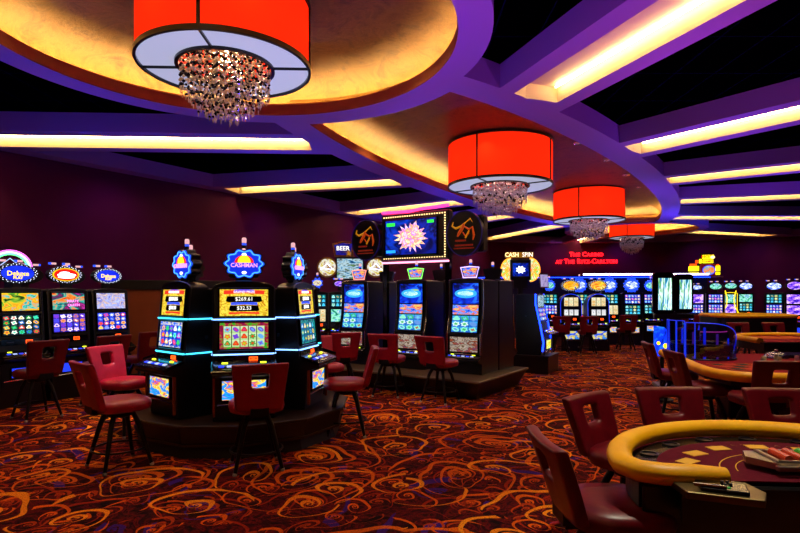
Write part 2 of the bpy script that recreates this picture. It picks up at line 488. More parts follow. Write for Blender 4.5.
    # LED strips at the top edge of each cove slot
    for b, t in zip(BEAMS, BL):
        u0, v0, du, dv = b; nu, nv = -dv, du
        if nu < 0: nu, nv = -nu, -nv
        mb = MB(); w = .34; t0 = .14
        mb.tube([W(u0+du*t0+nu*w, v0+dv*t0+nv*w, ZS+.205), W(u0+du*(t-.12)+nu*w, v0+dv*(t-.12)+nv*w, ZS+.205)], .018, 4)
        tag(mb.build('trim_5', M_leds), kind='structure')
ceiling()

def wall(name, a, b, z0=0, z1=ZS+.4, th=.15):
    A, B = W(*a), W(*b); d = (B-A).normalized(); n = Vector((d.y, -d.x, 0))
    c = W(12, 0); n = n if (A+n-c).length > (A-n-c).length else -n
    mb = MB(); q = [A-d*th*0, B, B+n*th, A+n*th]
    mb.prism([(p.x, p.y) for p in q], z0, z1)
    return tag(mb.build(name, M_wall), kind='structure')
wall('wall_left', ROOM[0], ROOM[1]); wall('wall_back_left', ROOM[1], ROOM[2]); wall('wall_back', ROOM[2], ROOM[3])
wall('wall_back_right', ROOM[3], ROOM[4]); wall('wall_right', ROOM[4], ROOM[5]); wall('wall_rear', ROOM[5], ROOM[0])
mb = MB(); mb.prism([tuple(W(*p).xy) for p in ROOM], -.1, 0); tag(mb.build('floor', M_carpet), kind='structure')
mb = MB(); mb.prism([tuple(W(*p).xy) for p in ROOM], ZR+.02, ZR+.12); tag(mb.build('ceiling_slab', M_dark), kind='structure').name = 'ceiling'

# ------------------------------------------------------------------ chandeliers
def shade_mat():
    t = NT('red_fabric_shade'); P = t.coord('Object')
    f = t.noise(P, 40, 3)[0]
    c = t.mix(f, hx('e02008'), hx('f03010'))
    tr = t.n('ShaderNodeBsdfTranslucent'); tr.inputs[0].default_value = (.9, .13, .03, 1)
    df = t.n('ShaderNodeBsdfDiffuse'); t.link(c, df.inputs[0])
    em = t.n('ShaderNodeEmission'); em.inputs[0].default_value = (1.0, .045, .008, 1); em.inputs[1].default_value = .34
    mx = t.n('ShaderNodeMixShader'); mx.inputs[0].default_value = .75
    t.link(df.outputs[0], mx.inputs[1]); t.link(tr.outputs[0], mx.inputs[2])
    ad = t.n('ShaderNodeAddShader'); t.link(mx.outputs[0], ad.inputs[0]); t.link(em.outputs[0], ad.inputs[1])
    t.link(ad.outputs[0], t.out.inputs[0]); return t.mat
M_shade = shade_mat()
M_diff = glow('white_diffuser', 'd4d8f4', .62)
M_frame = plain('black_steel', '06060a', .35, .3)
M_crys = plain('champagne_crystal', 'ffe0b0', .1, .5, emit=(1, .62, .25, 1), estr=.08)  # faint warm emission stands for lamp light refracted in the beads
M_crys2 = plain('pale_crystal', 'e8dcec', .25, .15)
M_cryd = plain('dark_crystal', '1c1410', .1, .3)
def chandelier(x, y, zb, r, h, ang, label, beads=.019, tiers=6, drop=.62, hot=26):
    root = empty('drum_chandelier', (x, y, zb), 0, label, 'chandelier', 'red drum chandeliers down the ceiling')
    N = 72
    mb = MB()
    for k in range(N):
        a, b = 2*PI*k/N, 2*PI*(k+1)/N
        mb.add([(r*cos(q)*s, r*sin(q)*s, z) for s, q, z in ((1, a, 0), (1, b, 0), (1, b, h), (1, a, h))], [(0, 1, 2, 3)])
        mb.add([(r*cos(q)*s, r*sin(q)*s, z) for s, q, z in ((.992, a, 0), (.992, b, 0), (.992, b, h), (.992, a, h))], [(3, 2, 1, 0)])
    sh = mb.build('drum_shade', M_shade, root, smooth=True)
    ri = r*.56
    mb = MB(); mb.lathe([(ri, .0), (r*.985, .0), (r*.985, .012), (ri, .012)], N, close=True)
    mb.build('diffuser_ring', M_diff, root)
    mb = MB()
    for rr, zz, tt in ((r+.008, 0, .03), (r+.008, h, .022)):
        mb.lathe([(rr-.022, zz-tt), (rr+.012, zz-tt), (rr+.012, zz+tt), (rr-.022, zz+tt)], N, close=True)
    mb.lathe([(ri-.02, -.03), (ri+.02, -.03), (ri+.02, .03), (ri-.02, .03)], N, close=True)
    for k in range(4):
        a = ang+k*PI/2; R3 = Matrix.Rotation(a, 3, 'Z')
        mb.box(R3 @ Vector((r+.006, 0, h/2)), (.03, .035, h), R3)
        mb.box(R3 @ Vector(((r+ri)/2, 0, -.012)), (r-ri, .022, .03), R3)
    mb.build('frame', M_frame, root, smooth=.6)
    MB().lathe([(0, h-.03), (r*.985, h-.03), (r*.985, h-.015), (0, h-.015)], N).build('light_stop_lid', M_frame, root)  # opaque lid added to keep the lamp light off the ceiling
    # suspension: short rods to the ceiling
    mb = MB()
    for k in range(4):
        a = ang+k*PI/2+PI/4; mb.tube([(r*.7*cos(a), r*.7*sin(a), h-.02), (r*.7*cos(a), r*.7*sin(a), ZR-zb)], .012, 6)
        mb.tube([(r*.7*cos(a), r*.7*sin(a), h-.02), (r*cos(a), r*sin(a), h-.01)], .01, 5)
    for k in range(2):
        a = ang+k*PI/2+PI/4; mb.tube([(r*.72*cos(a), r*.72*sin(a), h-.02), (-r*.72*cos(a), -r*.72*sin(a), h-.02)], .012, 6)
    mb.build('hanging_rods', M_frame, root)
    rnd = random.Random(int(x*100)+5)
    A, B, S = MB(), MB(), MB()
    def bead(mb, c, q):
        n = 5
        vs = [(c[0], c[1], c[2]+q*1.1)]+[(c[0]+q*cos(2*PI*k/n), c[1]+q*sin(2*PI*k/n), c[2]+q*.35) for k in range(n)] \
            + [(c[0]+q*cos(2*PI*(k+.5)/n), c[1]+q*sin(2*PI*(k+.5)/n), c[2]-q*.35) for k in range(n)]+[(c[0], c[1], c[2]-q*1.1)]
        fs = []
        for k in range(n):
            k2 = (k+1) % n
            fs += [(0, 1+k, 1+k2), (1+k, 6+k, 1+k2), (6+k, 6+k2, 1+k2), (11, 6+k2, 6+k)]
        mb.add(vs, fs)
    for ti in range(tiers):
        f = (ti+.6)/tiers; rr = ri*.98*f
        n = max(4, int(2*PI*rr/(.092*r)))
        L = drop*(1-.52*f**2.2)
        for k in range(n):
            a = 2*PI*(k+rnd.random()*.3)/n; px, py = rr*cos(a), rr*sin(a)
            z = h*.42; step = beads*3.1; ph = rnd.random()*step; zend = -L*(.9+.18*rnd.random())
            S.tube([(px, py, h*.5), (px, py, zend)], .0025, 3, caps=False)
            zz = z-ph; i = rnd.randrange(3)
            while zz > zend:
                bead(B if (i % 2 == 0 if x < 0 else i % 5 == 0) else A, (px, py, zz), beads*(.85+.3*rnd.random())); zz -= step; i += 1
            A.tube([(px, py, zend), (px, py, zend-beads*2.6)], [beads*.5, beads*.25], 5)
    cr = A.build('crystal_strands', M_crys if x < 0 else M_crys2, root); cr['kind'] = 'stuff'; cr['label'] = 'clear champagne crystal beads on hanging strands'
    dk = B.build('dark_crystal_beads', M_cryd, root); dk['kind'] = 'stuff'; dk['label'] = 'smoky dark crystal beads between the clear ones'
    S.build('strand_wires', M_chrd, root)['kind'] = 'stuff'
    mb = MB()
    for k in range(8):
        a = 2*PI*k/8+.2; mb.lathe([(0, -.04), (.03, -.02), (.035, 0), (.02, .04), (.012, .07)], 10, (ri*.62*cos(a), ri*.62*sin(a), h*.46))
    mb.build('lamp_bulbs', glow('lamp_bulb', 'ffd8a0', 14), root)
    mb = MB(); mb.lathe([(0, h*.5), (ri, h*.5), (ri, h*.53), (0, h*.53)], 32)
    mb.build('bulb_plate', M_chrd, root)
    nl = 6
    for k in range(nl):
        a = ang+2*PI*(k+.5)/nl
        l = bpy.data.lights.new('drum_lamp', 'POINT'); l.energy = hot*r; l.color = (1, .62, .35); l.shadow_soft_size = .05
        o = bpy.data.objects.new('drum_lamp', l); COL.objects.link(o); o.parent = root; o.location = (r*.84*cos(a), r*.84*sin(a), h*.5)
    l = bpy.data.lights.new('crystal_lamp', 'POINT'); l.energy = 95*r; l.color = (1, .72, .45); l.shadow_soft_size = .08
    o = bpy.data.objects.new('crystal_lamp', l); COL.objects.link(o); o.parent = root; o.location = (0, 0, h*.3)
    return root
chandelier(-2.11, 6.66, 4.35, 1.0, .74, math.radians(-88), 'nearest red drum chandelier at upper left with white underside ring', hot=7)
for (u, v, zb, r, h, L, fy) in ((8.75, -.25, 4.36, 1.31, 1.04, 'second red drum chandelier from the front, above the tall game screens', .028),
                            (16.75, -.15, 4.36, 1.28, 1.06, 'third red drum chandelier from the front, above the red wall lettering', .032),
                            (24.3, -.1, 4.36, 1.02, .72, 'smallest and farthest red drum chandelier near the back wall', .034)):
    p = W(u, v)
    chandelier(p.x, p.y, zb, r, h, math.radians(-124), L, beads=fy, tiers=6, drop=.72, hot=8)

# recessed ceiling fittings
dl = None
def downlight(px, py, label, z=None):
    global dl
    z = ZR if z is None else z
    Y = 550*(z-EYE)/(294-py); X = (px-400)/550*Y
    if dl is None:
        dl = empty('recessed_downlight', (X, Y, z), 0, label, 'downlight', 'small recessed ceiling downlights')
        MB().lathe([(.075, 0), (.11, -.012), (.115, -.002), (.115, 0)], 20).build('trim_ring', M_chr, dl)
        MB().lathe([(0, -.03), (.03, -.03), (.04, -.012), (.075, -.004), (.075, 0)], 16).build('lens', glow('downlight_lens', 'ffb0a0', .12), dl)
    else: clone(dl, loc=(X, Y, z), label=label)
for px, py, L in ((115, 48, 'recessed downlight in the round dome, left of the nearest chandelier'),
                  (388, 43, 'recessed downlight in the round dome, nearer its right edge'),
                  (317, 77, 'recessed downlight in the round dome, just right of the nearest chandelier'),
                  (384, 143, 'recessed downlight in the oval dome, nearest its left tip'),
                  (430, 166, 'recessed downlight in the oval dome, left of the second chandelier'),
                  (578, 143, 'recessed downlight in the oval dome, first right of the second chandelier'),
                  (607, 160, 'recessed downlight in the oval dome, second right of the second chandelier'),
                  (626, 175, 'recessed downlight in the oval dome, third along its right edge'),
                  (640, 187, 'recessed downlight in the oval dome, fourth along its right edge'),
                  (647, 195, 'recessed downlight in the oval dome, farthest along its right edge')):
    downlight(px, py, L)

# ------------------------------------------------------------------ chairs
def grid_panel(xs, zs, hole, th, deform):
    """padded slab with an opening: cells removed where hole(x,z); both faces, rims"""
    nx, nz = len(xs), len(zs); vs, idx, fs = [], {}, []
    def V(i, j, k):
        if (i, j, k) not in idx:
            idx[i, j, k] = len(vs); vs.append(deform(xs[i], (k-.5)*th, zs[j]))
        return idx[i, j, k]
    cell = {(i, j) for i in range(nx-1) for j in range(nz-1) if not hole((xs[i]+xs[i+1])/2, (zs[j]+zs[j+1])/2)}
    for i, j in cell:
        fs.append((V(i, j, 0), V(i+1, j, 0), V(i+1, j+1, 0), V(i, j+1, 0)))
        fs.append((V(i, j, 1), V(i, j+1, 1), V(i+1, j+1, 1), V(i+1, j, 1)))
        for (a, b, di, dj) in (((i, j), (i+1, j), 0, -1), ((i+1, j), (i+1, j+1), 1, 0), ((i+1, j+1), (i, j+1), 0, 1), ((i, j+1), (i, j), -1, 0)):
            if (i+di, j+dj) not in cell: fs.append((V(*a, 0), V(*a, 1), V(*b, 1), V(*b, 0)))
    return vs, fs
def make_chair(label, mat, top=.99, name='casino_stool', group=None, holew=.075):
    t = empty(name, (0, 0, 0), 0, label, 'stool', group)
    # seat: thick rounded cushion
    mb = MB(); n = 28; prof = [(0.0, .52), (.8, .52), (.96, .535), (1.0, .57), (.98, .605), (.88, .625), (.5, .635), (0, .637)]
    for i, (s, z) in enumerate(prof):
        pass
    ring = lambda s, z: [(s*.25*math.copysign(abs(cos(a))**.7, cos(a)), s*.245*math.copysign(abs(sin(a))**.7, sin(a))-.01, z) for a in [2*PI*k/n for k in range(n)]]
    vs = []; fs = []
    for s, z in prof[1:-1]: vs += ring(s, z)
    m = len(prof)-2
    for i in range(m-1):
        for k in range(n): fs.append((i*n+k, i*n+(k+1) % n, (i+1)*n+(k+1) % n, (i+1)*n+k))
    fs += [tuple(range(n))[::-1], tuple((m-1)*n+k for k in range(n))]
    mb.add(vs, fs); mb.build('seat', mat, t, smooth=.9)
    z0, H = .56, top-.56
    def deform(x, y, z):
        f = z/H
        w = .86+.17*f
        if z < .02: w -= .05
        yy = .235+.10*f+y-1.1*x*x*.35+.02*f*f
        return (x*w, yy, z0+z)
    xs = [-.24, -.215, -holew-.03, -holew, -holew+.0, holew, holew+.03, .215, .24]; xs = sorted(set(xs))
    zs = sorted({0, .03, H*.3, H*.50, H*.53, H*.77, H*.80, H-.03, H})
    vs, fs = grid_panel(xs, zs, lambda x, z: abs(x) < holew and H*.51 < z < H*.79, .065, deform)
    mb = MB().add(vs, fs); mb.build('backrest', mat, t, smooth=True, sub=2)
    mb = MB(); mb.box((0, .2, .53), (.16, .12, .03)); mb.box((0, .262, .60), (.16, .02, .14)); mb.build('back_bracket', M_leg, t)
    mb = MB(); mb.lathe([(.09, .46), (.11, .47), (.11, .5), (.17, .515), (.17, .525)], 20); mb.build('swivel_plate', M_leg, t)
    for sx in (-1, 1):
        for sy in (-1, 1):
            mb = MB()
            mb.tube([(sx*.085, sy*.085, .49), (sx*.12, sy*.12, .40), (sx*.205, sy*.205, .02)], [.024, .024, .017], 8)
            l = mb.build('leg', M_leg, t, smooth=.8)
            MB().lathe([(.017, 0), (.019, .012), (.014, .026)], 10, (sx*.208, sy*.208, 0)).build('foot_glide', M_glide, l)
    mb = MB(); mb.tube([(.235*cos(2*PI*k/28), .235*sin(2*PI*k/28), .17) for k in range(28)], .010, 6, closed=True); mb.build('foot_ring', M_leg, t, smooth=True)
    return t
G1 = 'red leather stools at the slot machines'; G2 = 'dark red leather chairs at the card tables'
CH = {}
def chair(x, y, fx, fy, label, mat='red', top=.99, group=G1, cat=None):
    k = (mat, top)
    rz = face_rot(fx, fy)
    if k not in CH:
        c = make_chair(label, {'red': M_red, 'dark': M_redd}[mat], top, group=group); CH[k] = c
        c.location = (x, y, 0); c.rotation_euler = (0, 0, rz)
    else: c = clone(CH[k], loc=(x, y, 0), rz=rz, label=label, group=group)
    return c
chair(-1.33, 5.1, -.35, .93, 'red leather stool with its back to us before the central slot machine', top=.995)
chair(-2.62, 5.14, .66, .75, 'red leather stool at left of the round slot pod, nearest of the two there', top=.995)
chair(-3.17, 6.35, .93, -.36, 'red stool behind the leftmost stool of the pod, its backrest catching bright light', top=.995)
chair(-.62, 6.3, -1, -.1, 'red stool right of the round slot pod, seen from the side', top=.995)
chair(-1.05, 7.7, .5, -.85, 'red stool behind the pod showing a square opening, right of the pod', top=.995)
chair(-.95, 8.98, -.3, .95, 'dark red stool in front of the left tall curved slot machine', top=.995)
chair(-.17, 8.72, .3, 1, 'red stool in front of the middle tall curved slot machine, left of its pair', top=.995)
chair(.6, 8.2, .55, .8, 'red stool before the right tall curved slot machine, nearest to its base', top=.995)
chair(-4.72, 7.15, -.83, .557, 'dark red stool before the leftmost wall slot machine', 'dark', 1.02)
chair(-4.3, 7.95, -.83, .557, 'dark red stool before the second slot machine from the left', 'dark', 1.02)
chair(-4.1, 8.75, -.83, .557, 'dark red stool beside the brown wood panel behind the pod', 'dark', 1.02)
chair(4.3, 14.75, .15, 1, 'red stool before the left oval-topped slot machine by the back partition', 'red', 1.02)
chair(5.02, 14.75, .15, 1, 'red stool before the right oval-topped slot machine by the back partition', 'red', 1.02)
chair(6.4, 15.6, .15, 1, 'red stool before the blue star-topped slot machine left of the tall twin displays', 'red', 1.02)
chair(8.3, 15.9, .15, 1, 'red stool beyond the twin displays below the yellow sign', 'red', 1.02)
# table chairs
chair(1.02, 2.62, .99, .03, 'nearest dark red chair at lower left of the card table, seen from behind', 'dark', .925, G2)
chair(1.46, 3.46, .62, -.78, 'dark red chair with square opening at the upper left curve of the near card table', 'dark', .925, G2)
chair(1.96, 3.66, .05, -1, 'dark red chair across the near card table, left of the two facing us', 'dark', .925, G2)
chair(2.68, 3.62, -.1, -1, 'dark red chair across the near card table, right of the two facing us', 'dark', .925, G2)
chair(3.5, 7.0, .95, -.2, 'farther of the two dark chairs at the left end of the roulette table', 'dark', .98, G2)
chair(3.32, 6.0, .95, -.1, 'nearer of the two dark chairs at the left end of the roulette table', 'dark', .98, G2)
chair(3.52, 5.38, .05, 1, 'dark chair with a square opening on the near long side of the roulette table', 'dark', .99, G2)
chair(7.38, 11.7, 0, -1, 'left dark red chair between the two far gaming tables', 'dark', .98, G2)
chair(8.15, 11.7, 0, -1, 'right dark red chair between the two far gaming tables', 'dark', .98, G2)

# ------------------------------------------------------------------ slot machines
R_pod = reel('reels_blue_figures', 5, 3, ['f0c020', '8a30d0', '30c060', 'e04030', 'f0f0ff', '60d8f0', 'd050c0'], '0c30b0', '2050e0', 1.5, .38, .04, 3, ('0838c0', 'd8d0a0', '2060f0'))
R_mid = reel('reels_green_fruit', 5, 3, ['d83018', 'b0c020', '20a040', '7040d0', 'e86020', 'd83080', '60a8e8'], 'a8d088', 'c8e0b0', 1.2, .34, .05, 8, ('7a1040', 'a81830', '30a020'))
R_side = reel('reels_teal_figures', 5, 3, ['f0d040', '30c0b0', '40a0f0', 'e0f0f0', '208060'], '0a5080', '106890', 1.2, .36, .05, 14, ('084060', '20a090', '083050'))
R_l1 = reel('reels_mint_symbols', 5, 4, ['20a030', 'e03030', '30c8a0', 'f0f0e0', 'f0b020', '2060c0'], '0a2c34', '0c4048', 1.5, .36, .10, 21)
R_l2 = reel('reels_violet_symbols', 5, 4, ['c87030', '7030c0', 'e0c0ff', 'f09060', '4040e0', 'f0e0f0'], '2818a0', '5040c8', 1.5, .38, .07, 27)
R_l3 = reel('reels_royal_symbols', 5, 4, ['f0f0ff', 'e04040', '3050f0', 'f0c050', '8090f0'], '0820a0', '1838d0', 1.5, .38, .05, 33)
R_b2 = reel('reels_aqua_ovals', 3, 3, ['30b060', 'c8e8e0', '60c0d8', 'a84838', '80e0c0', '5a8ad0'], '0a50c0', '30a0e0', 1.3, .40, .02, 41)
R_far = reel('reels_pale_grid', 5, 3, ['ffffff', '88c8f0', 'f0c860', '5088f0', 'e070c0'], '1420a0', '2c40d8', 1.4, .33, .05, 51)
R_far2 = reel('reels_cream_grid', 3, 3, ['f0e8c0', 'e8b060', 'f8f0e0', 'b0d0a0'], 'd8c898', 'e8dcb0', 1.1, .34, .05, 57)
R_far3 = reel('reels_teal_grid', 4, 3, ['b0f0e0', '30a080', 'f0e070', '40c0f0', 'd05040'], '063440', '0c5868', 1.3, .34, .05, 61)
A_gold = art('art_gold_coins', ['a07008', 'f0d010', 'fff060', 'e8b808', 'c04010', 'f0e020'], 5, 3, 1.1)
A_l1 = art('art_rainbow_elf', ['183008', '60b030', 'f0c020', 'f08010', '40d0c0', '104860'], 2.6, 1.5, 1.3, seed=3)
A_l2 = art('art_pirate', ['c81008', 'f08020', '20b0a0', '083050', '801060', 'e040c0'], 2.2, 1.2, 1.3, seed=8)
A_l3 = art('art_sky_ride', ['6068d0', 'd0d8ff', '8090e8', 'f0d0b0', '4048c0', 'c8d0ff'], 3, 2, 1.2, seed=12)
A_bl = art('art_blue_burst', ['020838', '0420a0', '0830d8', '2070f0', '0828c0', '041878'], 1.6, .8, 1.3, seed=5)
A_bl2 = art('art_blue_banner', ['0820c0', '1040e8', '60a0f8', 'e04030', 'f0d060', '0830d0'], 2.8, 1.0, 1.3, seed=15)
A_star = art('art_star_face', ['1020c0', '3050f0', 'a0b8ff', 'f0f4ff', '5070f8'], 3.5, 1, 1.6, seed=2)
A_vio = art('art_violet_face', ['200880', '4820d0', 'b070f8', 'f0d0ff', '3818b0'], 3.5, 1, 1.5, seed=7)
A_teal = art('art_teal_face', ['085060', '20a080', 'a0f0c8', '1080c0', 'e0f8e0'], 3.5, 1, 1.4, seed=9)
A_belly = art('art_belly_comic', ['0838c0', '20a0f0', '1060e0', 'f0e030', 'd02050', '1878e8', '30c0f0'], 2.6, 1, 1.5, seed=4)
A_board = art('art_prize_board', ['103060', '4090c0', 'c8e8f0', '082040', '80c060'], 4, .5, 1.0, sz=(1, 1, 2.5), seed=6)
A_gmed = art('art_gold_medal', ['d0a010', 'f0e060', 'ffffff', 'c09010', '6030a0'], 3, 1, .9, seed=10)
A_show = art('art_show_screen', ['020420', '040c60', '0828c0', '040838', '1040e0', '020830'], 1.5, .6, 1.0, seed=11)
A_burst = art('art_fire_burst', ['f06020', 'fff0d0', 'f0a040', 'c060e0', 'ffe8ff', '6080f0'], 3, 3, 1.5, seed=13)
A_road = art('art_result_board', ['08202c', '30b0e0', 'e8ffff', '50a050', '2060c0', 'c0f0ff'], 1.6, .8, 1.5, sz=(2.0, 1, .8), seed=14)

def screen(root, w, y0, z0, y1, z1, mat, name='screen', label=None, x=0.0, th=.012, bez=.018, bm=None):
    ang = atan2(y1-y0, z1-z0); h = math.hypot(y1-y0, z1-z0)
    o = MB().box((0, 0, 0), (w, th, h)).build(name, mat, root)
    nrm = Vector((0, -cos(ang), sin(ang)))
    c = Vector((x, (y0+y1)/2, (z0+z1)/2))+nrm*.010
    o.location = c; o.rotation_euler = (-ang, 0, 0)
    if label: o['label'] = label
    if bez:
        b = MB(); e = bez
        for sx in (-1, 1): b.box((sx*(w/2+e/2), -.004, 0), (e, th+.02, h+2*e), bev=.003)
        for sz in (-1, 1): b.box((0, -.004, sz*(h/2+e/2)), (w, th+.02, e), bev=.003)
        f = b.build('bezel', bm or M_blkg, o)
    return o
def ellip(rx, rz, n=40): return [(rx*cos(2*PI*k/n), rz*sin(2*PI*k/n)) for k in range(n)]
def disc(mb, poly, y0, y1, c=(0, 0, 0)):
    return mb.prism([(p[0]+c[0], p[1]+c[2]) for p in poly], y0+c[1], y1+c[1], 'y')
def at_(o, loc, rot=None):
    o.location = loc
    if rot: o.rotation_euler = rot
    return o
def candle(root, x, y, z, blue=True, s=1.0):
    c = MB().lathe([(.022*s, 0), (.022*s, .03*s), (.018*s, .035*s), (.018*s, .055*s)], 10).build('candle_base', M_chrd, root); c.location = (x, y, z)
    o = MB().lathe([(.02*s, .055*s), (.024*s, .06*s), (.024*s, .1*s), (.016*s, .11*s)], 10).build('candle_light', M_candle, c)
    if blue: MB().lathe([(.023*s, .03*s), (.023*s, .05*s)], 10).build('candle_lower_light', M_candb, c)
def topper_gear(root, z, rx, rz, words, y=-.05, lit=True):
    n = 100; poly = []
    for k in range(n):
        a = 2*PI*k/n; s = 1+.09*cos(10*a); poly.append((rx*s*cos(a), rz*s*sin(a)))
    t = disc(MB(), poly, -.05, .05).build('topper', M_blk, root); t.location = (0, y, z)
    MB().box((0, 0, -rz-.03), (.14, .06, .12)).build('topper_neck', M_blk, t)
    mb = MB(); disc(mb, [(p[0]*.93, p[1]*.93) for p in poly], -.058, -.048); mb.build('topper_face', glow('gear_rim_blue', '1850e0', 1.1), t)
    mb = MB(); disc(mb, [(p[0]*.76, p[1]*.76) for p in poly], -.064, -.056); mb.build('topper_panel', glow('gear_panel_blue', '1030d8', 1.2), t)
    MB().tube([(p[0]*.84, -.064, p[1]*.84) for p in poly[::2]], .006, 5, closed=True).build('neon_outline', glow('gear_neon', '4090ff', 2.4), t)
    sun = [(rx*.46*cos(a), rz*.5*sin(a)+.01) for a in [PI*k/16 for k in range(17)]]
    disc(MB(), sun, -.07, -.062).build('sun_emblem', glow('red_emblem', 'f02018', 2), t)
    sun2 = [(rx*.32*cos(a), rz*.5*sin(a)+.01) for a in [PI*k/16 for k in range(17)]]
    disc(MB(), sun2, -.074, -.068).build('coin_emblem', glow('yellow_emblem', 'ffd020', 1.8), t)
    text(words, rx*.29, glow('pale_pink_letter', 'f0a0f8', 1.5), t, loc=(0, -.078, -rz*.12), sx=.95, bold=.001)
    for s in (-1, 1):
        disc(MB(), ellip(rx*.12, rz*.1, 12), -.07, -.062, (0, 0, s*rz*.6)).build('small_lamp', M_white, t)
    candle(t, 0, 0, rz+.01)
    return t
def topper_oval(root, z, rx, rz, fmat, words=None, sub=None, y=-.05, wm=None, bulbs=21):
    t = disc(MB(), ellip(rx, rz), -.06, .06).build('topper', M_blk, root, bevel=.008); t.location = (0, y, z)
    disc(MB(), ellip(rx*.78, rz*.76), -.068, -.058).build('topper_face', fmat, t)
    if bulbs:
        b = MB()
        for k in range(bulbs):
            a = 2*PI*k/bulbs
            for q, e in ((.94, 0), (.85, .5)):
                a2 = a+e*2*PI/bulbs; b.box((rx*q*cos(a2), -.063, rz*q*sin(a2)), (.0085, .01, .0085))
        b.build('bulb_border', M_bulb, t)
    if fmat.name.startswith('red_white'):
        disc(MB(), ellip(rx*.70, rz*.66), -.072, -.066).build('red_oval', glow('topper_red', 'e01008', 1.3), t)
        for dx, dz, ww, hh in ((-.08, .03, .5, .2), (.03, -.01, .9, .22), (.0, -.06, .8, .14)):
            disc(MB(), ellip(rx*ww*.62, rz*hh, 20), -.078, -.071, (rx*dx, 0, rz*dz*5)).build('white_stroke', M_white, t)
    if words: text(words, rx*.36, wm or M_yel, t, loc=(0, -.072, -.005), bold=.001)
    if sub: text(sub, rx*.2, wm or M_yel, t, loc=(0, -.072, -rz*.45), bold=.001)
    MB().box((0, .0, -rz-.02), (.1, .05, .1)).build('topper_neck', M_blk, t)
    for sx in (-.35, .05): 
        c = MB().box((sx*rx*2+.02, 0, rz+.035), (.075, .03, .03)).build('candle_light', M_candle, t)
        MB().box((sx*rx*2-.03, 0, rz+.035), (.03, .032, .032)).build('candle_lower_light', M_candb, c)
    return t
def topper_trap(root, z, w, h, edge, y=-.06):
    P = [(-w*.36, -h/2), (w*.36, -h/2), (w/2, h*.42), (0, h*.5), (-w/2, h*.42)]
    t = disc(MB(), P, -.03, .03).build('topper', M_blk, root); t.location = (0, y, z)
    disc(MB(), [(p[0]*.78, p[1]*.72) for p in P], -.038, -.028).build('topper_face', A_bl2, t)
    MB().tube([(p[0]*.93, -.036, p[1]*.9) for p in P], .011, 6, closed=True).build('neon_outline', edge, t)
    MB().box((0, 0, -h/2-.03), (.12, .05, .08)).build('topper_neck', M_blk, t)
    candle(t, 0, 0, h*.5)
    return t
def topper_star(root, z, r, fmat, y=-.05, n=12, inner=.78):
    P = [((r if k % 2 else r*inner)*cos(PI*k/n), (r if k % 2 else r*inner)*sin(PI*k/n)) for k in range(2*n)]
    t = disc(MB(), P, -.03, .03).build('topper', glow('star_blue', '2048f0', 1.6), root); t.location = (0, y, z)
    disc(MB(), ellip(r*.72, r*.5, 24), -.038, -.028).build('topper_face', fmat, t)
    MB().box((0, .01, -r), (.1, .04, .12)).build('topper_neck', M_blk, t)
    candle(t, 0, 0, r*.95)
    return t

